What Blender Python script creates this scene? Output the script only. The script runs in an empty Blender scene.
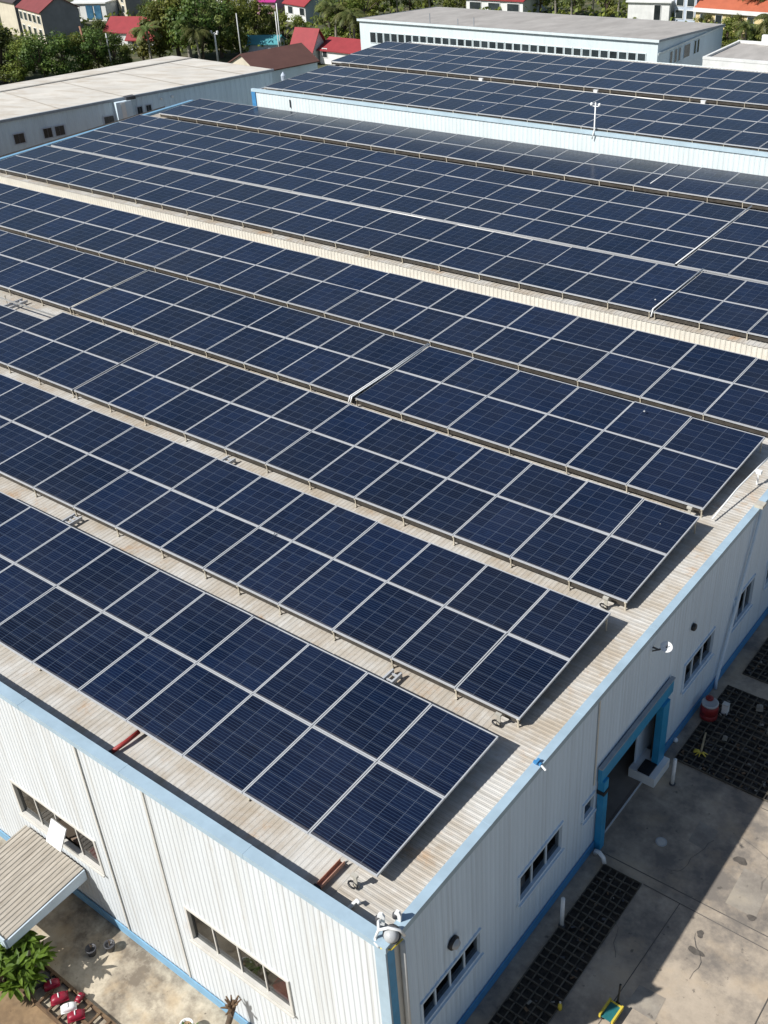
import bpy, math, random
from math import radians, sin, cos, pi, atan2, hypot
from mathutils import Matrix, Vector

sc = bpy.context.scene
COL = sc.collection
rnd = random.Random(7)

# ------------------------------------------------------------------ helpers
class MB:
    """collects faces of one mesh object"""
    def __init__(s): s.v = []; s.f = []; s.m = []; s.uv = {}; s.weld = False
    def quad(s, a, b, c, d, m=0, uv=None):
        n = len(s.v); s.v += [a, b, c, d]; s.f.append((n, n+1, n+2, n+3)); s.m.append(m)
        if uv: s.uv[len(s.f)-1] = uv
    def tri(s, a, b, c, m=0):
        n = len(s.v); s.v += [a, b, c]; s.f.append((n, n+1, n+2)); s.m.append(m)
    def poly(s, pts, m=0):
        n = len(s.v); s.v += list(pts); s.f.append(tuple(range(n, n+len(pts)))); s.m.append(m)
    def box(s, x0, x1, y0, y1, z0, z1, m=0, M=None):
        p = [(x, y, z) for z in (z0, z1) for y in (y0, y1) for x in (x0, x1)]
        if M is not None: p = [tuple(M @ Vector(q)) for q in p]
        n = len(s.v); s.v += p
        for f in ((0,2,3,1),(4,5,7,6),(0,1,5,4),(2,6,7,3),(0,4,6,2),(1,3,7,5)):
            s.f.append(tuple(n+i for i in f)); s.m.append(m)
    def prism(s, pts, y0, y1, m=0, axis='y'):
        """closed outline pts (a,b) extruded; axis y: (x,z), axis x: (y,z), axis z: (x,y)"""
        def P(a, b, t): return {'y': (a, t, b), 'x': (t, a, b), 'z': (a, b, t)}[axis]
        n = len(s.v); k = len(pts)
        s.v += [P(a, b, y0) for a, b in pts] + [P(a, b, y1) for a, b in pts]
        s.f.append(tuple(n+i for i in range(k))); s.m.append(m)
        s.f.append(tuple(n+k+i for i in reversed(range(k)))); s.m.append(m)
        for i in range(k):
            j = (i+1) % k
            s.f.append((n+i, n+k+i, n+k+j, n+j)); s.m.append(m)
    def tube(s, pts, r, seg=8, m=0, caps=True):
        """tube through points; r a number or a list"""
        pts = [Vector(p) for p in pts]; R = r if isinstance(r, (list, tuple)) else [r]*len(pts)
        rings = []
        for i, p in enumerate(pts):
            d = (pts[min(i+1, len(pts)-1)] - pts[max(i-1, 0)]).normalized()
            a = d.cross(Vector((0, 0, 1)))
            if a.length < 1e-3: a = Vector((1, 0, 0))
            a.normalize(); b = d.cross(a)
            n = len(s.v); rings.append(n)
            for k in range(seg):
                t = 2*pi*k/seg
                s.v.append(tuple(p + (a*cos(t) + b*sin(t))*R[i]))
        for i in range(len(rings)-1):
            for k in range(seg):
                j = (k+1) % seg
                s.f.append((rings[i]+k, rings[i]+j, rings[i+1]+j, rings[i+1]+k)); s.m.append(m)
        if caps:
            s.f.append(tuple(rings[0]+k for k in reversed(range(seg)))); s.m.append(m)
            s.f.append(tuple(rings[-1]+k for k in range(seg))); s.m.append(m)
    def lathe(s, prof, c=(0, 0, 0), seg=16, m=0, M=None):
        """profile (r, z) turned about z"""
        n0 = len(s.v)
        for r, z in prof:
            for k in range(seg):
                t = 2*pi*k/seg
                p = Vector((r*cos(t), r*sin(t), z))
                if M is not None: p = M @ p
                s.v.append((p[0]+c[0], p[1]+c[1], p[2]+c[2]))
        for i in range(len(prof)-1):
            for k in range(seg):
                j = (k+1) % seg
                s.f.append((n0+i*seg+k, n0+i*seg+j, n0+(i+1)*seg+j, n0+(i+1)*seg+k)); s.m.append(m)
        if prof[0][0] > 1e-4:
            s.f.append(tuple(n0+k for k in reversed(range(seg)))); s.m.append(m)
        if prof[-1][0] > 1e-4:
            s.f.append(tuple(n0+(len(prof)-1)*seg+k for k in range(seg))); s.m.append(m)
    def mesh(s, name, mats):
        me = bpy.data.meshes.new(name); me.from_pydata(s.v, [], s.f)
        for m in (mats if isinstance(mats, (list, tuple)) else [mats]): me.materials.append(m)
        if any(s.m): me.polygons.foreach_set('material_index', s.m)
        if s.uv:
            L = me.uv_layers.new(name='UVMap')
            for fi, uv in s.uv.items():
                for k, li in enumerate(me.polygons[fi].loop_indices): L.data[li].uv = uv[k]
        if s.weld:
            import bmesh
            bm = bmesh.new(); bm.from_mesh(me); bmesh.ops.remove_doubles(bm, verts=bm.verts, dist=1e-4); bm.to_mesh(me); bm.free()
        me.update()
        return me
    def build(s, name, mats, parent=None, smooth=False, loc=None):
        return link(name, s.mesh(name, mats), parent, smooth, loc)

def link(name, me, parent=None, smooth=False, loc=None):
    o = bpy.data.objects.new(name, me); COL.objects.link(o)
    if smooth: me.polygons.foreach_set('use_smooth', [True]*len(me.polygons))
    if parent: o.parent = parent
    if loc: o.location = loc
    return o

def tag(o, label, cat, group=None, kind=None):
    if label: o['label'] = label
    if cat: o['category'] = cat
    if group: o['group'] = group
    if kind: o['kind'] = kind
    return o

def empty(name, label, cat, loc=(0, 0, 0), rz=0, group=None):
    o = bpy.data.objects.new(name, None); COL.objects.link(o); o.empty_display_size = .2
    o.location = loc; o.rotation_euler = (0, 0, rz)
    return tag(o, label, cat, group)

def dup(root, loc, rz, label=None, scale=None, group=None):
    r = root.copy(); COL.objects.link(r); r.location = loc; r.rotation_euler = (0, 0, rz)
    if label: r['label'] = label
    if group: r['group'] = group
    if scale: r.scale = scale
    for ch in list(root.children):
        c = ch.copy(); COL.objects.link(c); c.parent = r
        for g in ch.children:
            d = g.copy(); COL.objects.link(d); d.parent = c
    return r

# ------------------------------------------------------------------ materials
def new_mat(name):
    m = bpy.data.materials.new(name); m.use_nodes = True
    return m, m.node_tree, m.node_tree.nodes['Principled BSDF']

def N(nt, t, **kw):
    n = nt.nodes.new(t)
    for k, v in kw.items():
        if k.startswith('in_'):
            key = k[3:]; n.inputs[int(key) if key.isdigit() else key].default_value = v
        else: setattr(n, k, v)
    return n

def ramp(nt, pts):
    r = nt.nodes.new('ShaderNodeValToRGB'); e = r.color_ramp.elements
    e[0].position, e[0].color = pts[0][0], (*pts[0][1], 1)
    e[1].position, e[1].color = pts[-1][0], (*pts[-1][1], 1)
    for p, c in pts[1:-1]:
        q = e.new(p); q.color = (*c, 1)
    return r

def mat(name, col, rough=.6, metal=0, var=.12, scale=3., spec=.4, dirt=None, dirt_amt=.5, dirt_scale=1.2, objvar=0., stretch=(1, 1, 1), bump=0):
    """base colour with a fine and a coarse mottling; dirt = a second colour in patches"""
    m, nt, b = new_mat(name); L = nt.links.new
    tc = N(nt, 'ShaderNodeTexCoord'); mp = N(nt, 'ShaderNodeMapping'); mp.inputs['Scale'].default_value = stretch
    L(tc.outputs['Object'], mp.inputs['Vector'])
    n1 = N(nt, 'ShaderNodeTexNoise', in_Scale=scale, in_Detail=6., in_Roughness=.65)
    L(mp.outputs[0], n1.inputs['Vector'])
    lo = tuple(c*(1-var*1.6) for c in col); hi = tuple(min(1, c*(1+var)) for c in col)
    r = ramp(nt, [(.3, lo), (.7, hi)]); L(n1.outputs['Fac'], r.inputs['Fac'])
    out = r.outputs['Color']
    if dirt:
        n2 = N(nt, 'ShaderNodeTexNoise', in_Scale=dirt_scale, in_Detail=8., in_Roughness=.7)
        L(mp.outputs[0], n2.inputs['Vector'])
        r2 = ramp(nt, [(.48, (0, 0, 0)), (.72, (dirt_amt,)*3)]); L(n2.outputs['Fac'], r2.inputs['Fac'])
        mx = N(nt, 'ShaderNodeMix', data_type='RGBA'); mx.inputs[7].default_value = (*dirt, 1)
        L(r2.outputs['Color'], mx.inputs[0]); L(out, mx.inputs[6]); out = mx.outputs[2]
    if objvar:
        oi = N(nt, 'ShaderNodeObjectInfo'); mr = N(nt, 'ShaderNodeMapRange', in_3=1-objvar, in_4=1+objvar)
        L(oi.outputs['Random'], mr.inputs[0])
        hs = N(nt, 'ShaderNodeHueSaturation'); L(mr.outputs[0], hs.inputs['Value']); L(out, hs.inputs['Color']); out = hs.outputs[0]
    L(out, b.inputs['Base Color'])
    b.inputs['Roughness'].default_value = rough; b.inputs['Metallic'].default_value = metal
    b.inputs['Specular IOR Level'].default_value = spec
    if bump:
        bp = N(nt, 'ShaderNodeBump', in_Strength=bump, in_Distance=.02); L(n1.outputs['Fac'], bp.inputs['Height']); L(bp.outputs[0], b.inputs['Normal'])
    return m

M = {}
M['white_wall'] = mat('white_wall', (.63, .66, .67), .5, var=.035, scale=1.5, dirt=(.50, .50, .47), dirt_amt=.5, dirt_scale=1.1, stretch=(1.5, 1.5, .18))
def streaks(m, col, amt, stretch, lo=.52, hi=.74):
    nt = m.node_tree; L = nt.links.new; b = nt.nodes['Principled BSDF']; src = b.inputs['Base Color'].links[0].from_socket
    tc = N(nt, 'ShaderNodeTexCoord'); mp = N(nt, 'ShaderNodeMapping'); mp.inputs['Scale'].default_value = stretch; L(tc.outputs['Object'], mp.inputs[0])
    n = N(nt, 'ShaderNodeTexNoise', in_Scale=1.0, in_Detail=6., in_Roughness=.7); L(mp.outputs[0], n.inputs[0])
    r = ramp(nt, [(lo, (0, 0, 0)), (hi, (amt,)*3)]); L(n.outputs['Fac'], r.inputs[0])
    mx = N(nt, 'ShaderNodeMix', data_type='RGBA'); mx.inputs[7].default_value = (*col, 1); L(r.outputs[0], mx.inputs[0]); L(src, mx.inputs[6]); L(mx.outputs[2], b.inputs['Base Color'])
M['side_wall'] = mat('side_wall', (.58, .70, .81), .5, var=.04, scale=1.5, dirt=(.48, .57, .65), dirt_amt=.4, dirt_scale=1.0, stretch=(1.5, 1.5, .18))  # bluer copy of the white wall: cool shade tone put into the colour
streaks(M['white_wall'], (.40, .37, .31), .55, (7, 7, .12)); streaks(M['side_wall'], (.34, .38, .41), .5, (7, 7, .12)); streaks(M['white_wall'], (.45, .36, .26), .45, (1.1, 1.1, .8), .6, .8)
M['upper_wall'] = mat('upper_wall', (.70, .66, .57), .55, var=.08, scale=4, dirt=(.5, .45, .36), dirt_amt=.45, dirt_scale=2)
M['hall_wall'] = mat('hall_wall', (.66, .73, .74), .5, var=.05, scale=3, dirt=(.5, .54, .52), dirt_amt=.4, dirt_scale=.8, stretch=(1.5, 1.5, .25))
M['blue_coping'] = mat('blue_coping', (.345, .455, .53), .45, var=.08, scale=2, dirt=(.27, .37, .43), dirt_amt=.5)
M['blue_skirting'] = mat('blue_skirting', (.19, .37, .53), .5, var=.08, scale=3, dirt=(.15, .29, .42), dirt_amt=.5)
M['blue_skirting_dark'] = mat('blue_skirting_dark', (.06, .24, .48), .5, var=.1, scale=3, dirt=(.08, .2, .35), dirt_amt=.5)  # shaded copy of the skirting blue for the side run; plain dark blue elsewhere
M['blue_paint'] = mat('blue_paint', (.03, .27, .50), .4, var=.1, scale=3, dirt=(.04, .19, .34), dirt_amt=.5)
M['trim_grey'] = mat('trim_grey', (.58, .56, .51), .5, var=.06, dirt=(.45, .42, .36), dirt_amt=.5)
M['alu'] = mat('alu', (.46, .47, .48), .45, metal=.08, var=.06, scale=6)
M['rail'] = mat('rail', (.45, .44, .41), .45, metal=.4, var=.08, scale=6)
M['bracket'] = mat('bracket', (.50, .47, .40), .5, metal=.1, var=.1, scale=8, dirt=(.5, .36, .16), dirt_amt=.6, objvar=.15)
M['white_paint'] = mat('white_paint', (.78, .78, .76), .4, var=.04, scale=5, dirt=(.6, .56, .5), dirt_amt=.35)
M['dark_strip'] = mat('dark_strip', (.055, .048, .04), .6, var=.3, scale=5)
M['litter_grey'] = mat('litter_grey', (.27, .25, .215), .8, var=.3)
M['black'] = mat('black', (.02, .02, .022), .5, var=.15)
M['dark_grey'] = mat('dark_grey', (.07, .07, .075), .5, var=.15)
M['grey_dome'] = mat('grey_dome', (.42, .43, .43), .4, var=.05)
M['red'] = mat('red', (.45, .016, .02), .35, var=.1, scale=8)
M['drum_red'] = mat('drum_red', (.24, .02, .022), .5, var=.2, scale=5, dirt=(.10, .03, .025), dirt_amt=.7, dirt_scale=4)
M['red_plastic'] = mat('red_plastic', (.25, .011, .03), .4, var=.12, scale=6, spec=.4)
M['yellow'] = mat('yellow', (.65, .50, .06), .5, var=.1, scale=8)
M['teal'] = mat('teal', (.02, .14, .15), .5, var=.1, scale=8)
M['rust_red'] = mat('rust_red', (.30, .035, .03), .5, var=.15, scale=8)
M['rust_wood'] = mat('rust_wood', (.46, .25, .18), .6, var=.15, scale=8)
M['pit'] = mat('pit', (.030, .026, .022), .9, var=.4, scale=9, dirt=(.075, .064, .05), dirt_amt=.8, dirt_scale=5)
M['pit_litter'] = mat('pit_litter', (.018, .017, .016), .9, var=.4, scale=9, dirt=(.12, .11, .095), dirt_amt=.9, dirt_scale=3.2)
M['grid_bar'] = mat('grid_bar', (.10, .086, .066), .8, var=.4, scale=6, dirt=(.13, .11, .08), dirt_amt=.7, dirt_scale=3)
M['timber'] = mat('timber', (.13, .08, .045), .8, var=.3, scale=6, stretch=(1, 6, 6), dirt=(.3, .2, .1), dirt_amt=.6)
M['plank'] = mat('plank', (.45, .34, .20), .7, var=.2, scale=6)
M['canopy_sheet'] = mat('canopy_sheet', (.40, .36, .30), .6, var=.15, scale=2.5, stretch=(4, .7, 1), dirt=(.24, .2, .15), dirt_amt=.7, dirt_scale=1.6)
M['canopy_fascia'] = mat('canopy_fascia', (.50, .58, .64), .5, var=.08)
M['bark'] = mat('bark', (.11, .08, .055), .9, var=.3, scale=8)
M['palm_bark'] = mat('palm_bark', (.30, .27, .22), .9, var=.25, scale=8)
M['interior'] = mat('interior', (.27, .20, .15), .8, var=.2, scale=1)
M['concrete_floor'] = mat('concrete_floor', (.28, .235, .19), .8, var=.2, scale=1)
M['neigh_wall'] = mat('neigh_wall', (.64, .75, .82), .55, var=.06, scale=1.2, dirt=(.34, .4, .43), dirt_amt=.5, dirt_scale=.6, stretch=(1.5, 1.5, .3))
M['neigh_roof'] = mat('neigh_roof', (.63, .59, .52), .6, var=.1, scale=.8, stretch=(.35, 1.3, 1), dirt=(.45, .37, .275), dirt_amt=.9, dirt_scale=.9)
M['seam_dark'] = mat('seam_dark', (.16, .16, .155), .7, var=.15)
M['pale_coping'] = mat('pale_coping', (.46, .58, .64), .45, var=.06, scale=2, dirt=(.36, .47, .53), dirt_amt=.5)
M['seam_tan'] = mat('seam_tan', (.46, .41, .34), .6, var=.15)
M['flat_roof'] = mat('flat_roof', (.40, .375, .345), .8, var=.12, scale=1.2, dirt=(.29, .265, .24), dirt_amt=.8, dirt_scale=.35, stretch=(1, .35, 1))
M['edge_grey'] = mat('edge_grey', (.30, .33, .36), .6, var=.1)
M['pole'] = mat('pole', (.55, .55, .53), .5, var=.08)
M['rust_pole'] = mat('rust_pole', (.26, .12, .07), .7, var=.15)

def house_mat(name, c, **k): M[name] = mat(name, c, .7, var=.08, scale=1.2, dirt=tuple(x*.7 for x in c), dirt_amt=.5, dirt_scale=.8, **k)
for n, c in dict(h_cream=(.60, .54, .42), h_white=(.74, .74, .71), h_grey=(.26, .26, .27), h_bluegrey=(.48, .54, .62), h_yellow=(.72, .58, .30),
                 h_pink=(.62, .34, .42), r_maroon=(.20, .045, .045), r_red=(.28, .035, .04), r_orange=(.44, .12, .06), r_dark=(.075, .06, .06), r_brown=(.105, .05, .04),
                 r_magenta=(.42, .03, .2), r_teal=(.08, .30, .33), r_pale=(.5, .47, .42)).items(): house_mat(n, c)

# clear dark window glass: a real see-through pane with a sky reflection
def glass(name, tint, rough=.03):
    m, nt, b = new_mat(name); L = nt.links.new; nt.nodes.remove(b)
    out = nt.nodes['Material Output']
    tr = N(nt, 'ShaderNodeBsdfTransparent'); tr.inputs[0].default_value = (*tint, 1)
    gl = N(nt, 'ShaderNodeBsdfGlossy', in_Roughness=rough); gl.inputs[0].default_value = (.95, .97, 1, 1)
    fr = N(nt, 'ShaderNodeFresnel', in_IOR=1.3); ge = N(nt, 'ShaderNodeNewGeometry')
    iv = N(nt, 'ShaderNodeMath', operation='SUBTRACT', in_0=1.0); L(ge.outputs['Backfacing'], iv.inputs[1])
    lw = N(nt, 'ShaderNodeMath', operation='MULTIPLY'); L(fr.outputs[0], lw.inputs[0]); L(iv.outputs[0], lw.inputs[1])
    mx = N(nt, 'ShaderNodeMixShader'); L(lw.outputs[0], mx.inputs[0]); L(tr.outputs[0], mx.inputs[1]); L(gl.outputs[0], mx.inputs[2])
    L(mx.outputs[0], out.inputs[0])
    return m
M['glass'] = glass('glass', (.56, .58, .58))
M['far_glass'] = mat('far_glass', (.035, .045, .05), .12, var=.3, scale=.9, spec=.6, objvar=.35)
M['blue_glass'] = mat('blue_glass', (.06, .16, .26), .12, var=.3, scale=.9, spec=.6)

# corrugated roof sheet: cream metal with grime, streaks down the ribs and rust blooms
def roof_mat(name, along):
    m, nt, b = new_mat(name); L = nt.links.new
    tc = N(nt, 'ShaderNodeTexCoord')
    def noise(scale, stretch, detail=6., rough=.65):
        mp = N(nt, 'ShaderNodeMapping'); mp.inputs['Scale'].default_value = stretch; L(tc.outputs['Object'], mp.inputs[0])
        n = N(nt, 'ShaderNodeTexNoise', in_Scale=scale, in_Detail=detail, in_Roughness=rough); L(mp.outputs[0], n.inputs[0]); return n.outputs['Fac']
    st = (6, .5, 1) if along == 'y' else (.5, 6, 1)
    r1 = ramp(nt, [(.3, (.40, .375, .33)), (.52, (.54, .52, .48)), (.75, (.63, .615, .58))]); L(noise(1.3, st), r1.inputs[0])
    r2 = ramp(nt, [(.40, (0, 0, 0)), (.64, (.85,)*3)]); L(noise(.8, (1, 1, 1), 9., .72), r2.inputs[0])
    mx = N(nt, 'ShaderNodeMix', data_type='RGBA'); mx.inputs[7].default_value = (.38, .315, .235, 1)
    L(r2.outputs[0], mx.inputs[0]); L(r1.outputs[0], mx.inputs[6])
    r3 = ramp(nt, [(.57, (0, 0, 0)), (.72, (.75,)*3)]); L(noise(.9, (1, 1, 1), 8., .75), r3.inputs[0])
    mx2 = N(nt, 'ShaderNodeMix', data_type='RGBA'); mx2.inputs[7].default_value = (.42, .25, .12, 1)
    L(r3.outputs[0], mx2.inputs[0]); L(mx.outputs[2], mx2.inputs[6])
    L(mx2.outputs[2], b.inputs['Base Color']); b.inputs['Roughness'].default_value = .55
    b.inputs['Specular IOR Level'].default_value = .35
    return m
M['roof_sheet'] = roof_mat('roof_sheet', 'y')
M['verge_sheet'] = roof_mat('verge_sheet', 'x')

# polycrystalline cells under glass: pattern lives in the panel's own UV (4 x 6 cells)
def cell_mat(name='pv_cells'):
    m, nt, b = new_mat(name); L = nt.links.new
    def MA(op, a, bb=None, c=None):
        n = N(nt, 'ShaderNodeMath', operation=op)
        for i, q in enumerate((a, bb, c)):
            if q is None: continue
            if isinstance(q, (int, float)): n.inputs[i].default_value = q
            else: L(q, n.inputs[i])
        return n.outputs[0]
    uv = N(nt, 'ShaderNodeUVMap'); sx = N(nt, 'ShaderNodeSeparateXYZ'); L(uv.outputs[0], sx.inputs[0])
    oi = N(nt, 'ShaderNodeObjectInfo')
    U = MA('MULTIPLY', sx.outputs[0], 4.); V = MA('MULTIPLY', sx.outputs[1], 6.)
    def edge(t, w):      # 1 near whole numbers
        d = MA('ABSOLUTE', MA('SUBTRACT', MA('FRACT', t), .5)); return MA('GREATER_THAN', d, .5 - w)
    grid = MA('MAXIMUM', edge(U, .014), edge(V, .019))
    bus = edge(MA('ADD', MA('MULTIPLY', V, 5.), .5), .09)
    cid = N(nt, 'ShaderNodeCombineXYZ'); L(MA('FLOOR', U), cid.inputs[0]); L(MA('FLOOR', V), cid.inputs[1]); L(MA('MULTIPLY', oi.outputs['Random'], 91.), cid.inputs[2])
    wn = N(nt, 'ShaderNodeTexWhiteNoise', noise_dimensions='3D'); L(cid.outputs[0], wn.inputs[0])
    cc = N(nt, 'ShaderNodeCombineXYZ'); L(MA('ADD', U, MA('MULTIPLY', oi.outputs['Random'], 50.)), cc.inputs[0]); L(MA('MULTIPLY', V, 9.), cc.inputs[1])
    cn = N(nt, 'ShaderNodeTexNoise', in_Scale=2.6, in_Detail=5., in_Roughness=.75); L(cc.outputs[0], cn.inputs[0])
    t = MA('ADD', MA('MULTIPLY', wn.outputs['Value'], .14), MA('MULTIPLY', cn.outputs['Fac'], .98))
    r = ramp(nt, [(.30, (.0009, .0025, .0088)), (.5, (.0016, .0048, .0185)), (.66, (.0034, .0100, .034)), (.85, (.010, .024, .064))]); L(t, r.inputs[0])
    hs = N(nt, 'ShaderNodeHueSaturation'); L(r.outputs[0], hs.inputs['Color'])
    mr = N(nt, 'ShaderNodeMapRange', in_3=.75, in_4=1.3); L(oi.outputs['Random'], mr.inputs[0]); L(mr.outputs[0], hs.inputs['Value'])
    m1 = N(nt, 'ShaderNodeMix', data_type='RGBA'); m1.inputs[7].default_value = (.030, .052, .095, 1); L(MA('MULTIPLY', bus, .7), m1.inputs[0]); L(hs.outputs[0], m1.inputs[6])
    m2 = N(nt, 'ShaderNodeMix', data_type='RGBA'); m2.inputs[7].default_value = (.13, .16, .21, 1); L(MA('MULTIPLY', grid, .45), m2.inputs[0]); L(m1.outputs[2], m2.inputs[6])
    # thin film of dust, heavier in patches over the roof
    tc = N(nt, 'ShaderNodeNewGeometry'); dn = N(nt, 'ShaderNodeTexNoise', in_Scale=.35, in_Detail=7., in_Roughness=.65); L(tc.outputs['Position'], dn.inputs[0])
    dr = ramp(nt, [(.35, (.002,)*3), (.75, (.03,)*3)]); L(dn.outputs['Fac'], dr.inputs[0])
    m3 = N(nt, 'ShaderNodeMix', data_type='RGBA'); m3.inputs[7].default_value = (.34, .31, .27, 1); L(MA('ADD', dr.outputs[0], MA('MULTIPLY', MA('LESS_THAN', sx.outputs[1], MA('MULTIPLY', dn.outputs['Fac'], .05)), .16)), m3.inputs[0]); L(m2.outputs[2], m3.inputs[6])
    sp = N(nt, 'ShaderNodeTexVoronoi', in_Scale=1.7, in_Randomness=1.0); L(tc.outputs['Position'], sp.inputs['Vector'])
    sn = N(nt, 'ShaderNodeTexNoise', in_Scale=1.1, in_Detail=2.); L(tc.outputs['Position'], sn.inputs[0])
    spot = MA('MULTIPLY', MA('LESS_THAN', sp.outputs['Distance'], MA('MULTIPLY', MA('SUBTRACT', sn.outputs['Fac'], .60), .35)), .75)
    m4 = N(nt, 'ShaderNodeMix', data_type='RGBA'); m4.inputs[7].default_value = (.55, .54, .50, 1); L(spot, m4.inputs[0]); L(m3.outputs[2], m4.inputs[6])
    L(m4.outputs[2], b.inputs['Base Color'])
    b.inputs['Roughness'].default_value = .2; b.inputs['IOR'].default_value = 1.38; b.inputs['Specular IOR Level'].default_value = .4
    return m
M['pv_cells'] = cell_mat()

# concrete slabs with stains
def concrete(name, base, dark, warm, sc_=.5, joints=None):
    m, nt, b = new_mat(name); L = nt.links.new
    tc = N(nt, 'ShaderNodeTexCoord')
    def noise(s, d=8., r=.7): 
        n = N(nt, 'ShaderNodeTexNoise', in_Scale=s, in_Detail=d, in_Roughness=r); L(tc.outputs['Object'], n.inputs[0]); return n.outputs['Fac']
    r1 = ramp(nt, [(.3, tuple(c*.8 for c in base)), (.7, tuple(c*1.12 for c in base))]); L(noise(2.6, 10., .75), r1.inputs[0])
    r2 = ramp(nt, [(.42, (0, 0, 0)), (.60, (.9,)*3)]); L(noise(sc_), r2.inputs[0])
    a = N(nt, 'ShaderNodeMix', data_type='RGBA'); a.inputs[7].default_value = (*dark, 1); L(r2.outputs[0], a.inputs[0]); L(r1.outputs[0], a.inputs[6])
    r3 = ramp(nt, [(.5, (0, 0, 0)), (.7, (.6,)*3)]); L(noise(sc_*1.7, 6., .6), r3.inputs[0])
    c = N(nt, 'ShaderNodeMix', data_type='RGBA'); c.inputs[7].default_value = (*warm, 1); L(r3.outputs[0], c.inputs[0]); L(a.outputs[2], c.inputs[6])
    r4 = ramp(nt, [(.66, (0, 0, 0)), (.72, (.7,)*3)]); L(noise(5.5, 4., .6), r4.inputs[0])
    d = N(nt, 'ShaderNodeMix', data_type='RGBA'); d.inputs[7].default_value = tuple(x*.55 for x in dark)+(1,); L(r4.outputs[0], d.inputs[0]); L(c.outputs[2], d.inputs[6])
    L(d.outputs[2], b.inputs['Base Color']); b.inputs['Roughness'].default_value = .85; b.inputs['Specular IOR Level'].default_value = .3
    bp = N(nt, 'ShaderNodeBump', in_Strength=.3, in_Distance=.01); L(noise(14.), bp.inputs['Height']); L(bp.outputs[0], b.inputs['Normal'])
    return m
M['yard_concrete'] = concrete('yard_concrete', (.44, .365, .28), (.17, .15, .13), (.46, .355, .24), .75)
M['front_concrete'] = concrete('front_concrete', (.52, .45, .34), (.15, .12, .09), (.48, .36, .22), .95)
M['scrub'] = concrete('scrub', (.10, .10, .055), (.045, .065, .025), (.20, .16, .10), .16)
M['soil'] = concrete('soil', (.30, .20, .11), (.18, .12, .07), (.36, .26, .15), 1.4)
M['patch'] = concrete('patch', (.34, .30, .245), (.22, .19, .16), (.40, .34, .26), 1.2)
M['joint'] = mat('joint', (.11, .10, .09), .9, var=.2)
M['oil_stain'] = mat('oil_stain', (.11, .095, .08), .8, var=.25, scale=7)

# leaves: lighter and darker clumps from noise through the crown, plus a tint of each tree's own
def leaf_mat(name, dark, light, var=.35, scale=.9):
    m, nt, b = new_mat(name); L = nt.links.new
    tc = N(nt, 'ShaderNodeTexCoord'); n = N(nt, 'ShaderNodeTexNoise', in_Scale=scale, in_Detail=5., in_Roughness=.7); L(tc.outputs['Object'], n.inputs[0])
    r = ramp(nt, [(.35, dark), (.68, light)]); L(n.outputs['Fac'], r.inputs[0])
    oi = N(nt, 'ShaderNodeObjectInfo'); mr = N(nt, 'ShaderNodeMapRange', in_3=1-var, in_4=1+var); L(oi.outputs['Random'], mr.inputs[0])
    hs = N(nt, 'ShaderNodeHueSaturation'); L(r.outputs[0], hs.inputs['Color']); L(mr.outputs[0], hs.inputs['Value'])
    mh = N(nt, 'ShaderNodeMapRange', in_3=.475, in_4=.52); L(oi.outputs['Random'], mh.inputs[0]); L(mh.outputs[0], hs.inputs['Hue'])
    L(hs.outputs[0], b.inputs['Base Color']); b.inputs['Roughness'].default_value = .5; b.inputs['Specular IOR Level'].default_value = .25
    tl = N(nt, 'ShaderNodeBsdfTranslucent'); L(hs.outputs[0], tl.inputs[0])
    mx = N(nt, 'ShaderNodeMixShader', in_0=.35); L(b.outputs[0], mx.inputs[1]); L(tl.outputs[0], mx.inputs[2])
    L(mx.outputs[0], nt.nodes['Material Output'].inputs[0])
    return m
M['leaf'] = leaf_mat('leaf', (.06, .105, .02), (.29, .30, .06), scale=2.2)
M['leaf_dark'] = leaf_mat('leaf_dark', (.03, .062, .016), (.16, .20, .04), scale=2.2)
M['leaf_pale'] = leaf_mat('leaf_pale', (.08, .12, .028), (.26, .28, .08), scale=2.2)
M['frond'] = leaf_mat('frond', (.08, .12, .03), (.27, .27, .10), scale=2.)
M['shrub_leaf'] = leaf_mat('shrub_leaf', (.04, .10, .012), (.17, .30, .035), .1, 3.)

# ------------------------------------------------------------------ camera, light, view
CAM = Vector((6.594831, -7.108342, 14.0))
cd = bpy.data.cameras.new('camera'); cam = bpy.data.objects.new('camera', cd); COL.objects.link(cam)
r_, u_, b_ = (.785938, .615508, -.058754), (-.302093, .465168, .832081), (.539482, -.636215, .551534)
cam.matrix_world = Matrix(((r_[0], u_[0], b_[0], CAM[0]), (r_[1], u_[1], b_[1], CAM[1]), (r_[2], u_[2], b_[2], CAM[2]), (0, 0, 0, 1)))
cd.sensor_fit = 'HORIZONTAL'; cd.sensor_width = 36; cd.lens = 36*1077.45/768; cd.clip_start = .1; cd.clip_end = 2000
sc.camera = cam

SUN = Vector((-.52, -.92, 1.0)).normalized()          # towards the sun
w = bpy.data.worlds.new('World'); sc.world = w; w.use_nodes = True
nt = w.node_tree; bg = nt.nodes['Background']
sky = nt.nodes.new('ShaderNodeTexSky'); sky.sky_type = 'NISHITA'; sky.sun_disc = False
sky.sun_elevation = math.asin(SUN.z); sky.sun_rotation = atan2(SUN.x, SUN.y) % (2*pi)
sky.air_density = 1.0; sky.dust_density = 1.0; sky.ozone_density = 1.0
nt.links.new(sky.outputs[0], bg.inputs[0]); bg.inputs[1].default_value = .07
sd = bpy.data.lights.new('sun', 'SUN'); sd.energy = 5.0; sd.angle = radians(.5); sd.color = (1, .985, .955)
so = bpy.data.objects.new('sun', sd); COL.objects.link(so); so.rotation_euler = SUN.to_track_quat('Z', 'Y').to_euler()
so.location = (-30, -50, 60)
sc.view_settings.view_transform = 'Standard'; sc.view_settings.look = 'None'
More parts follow.
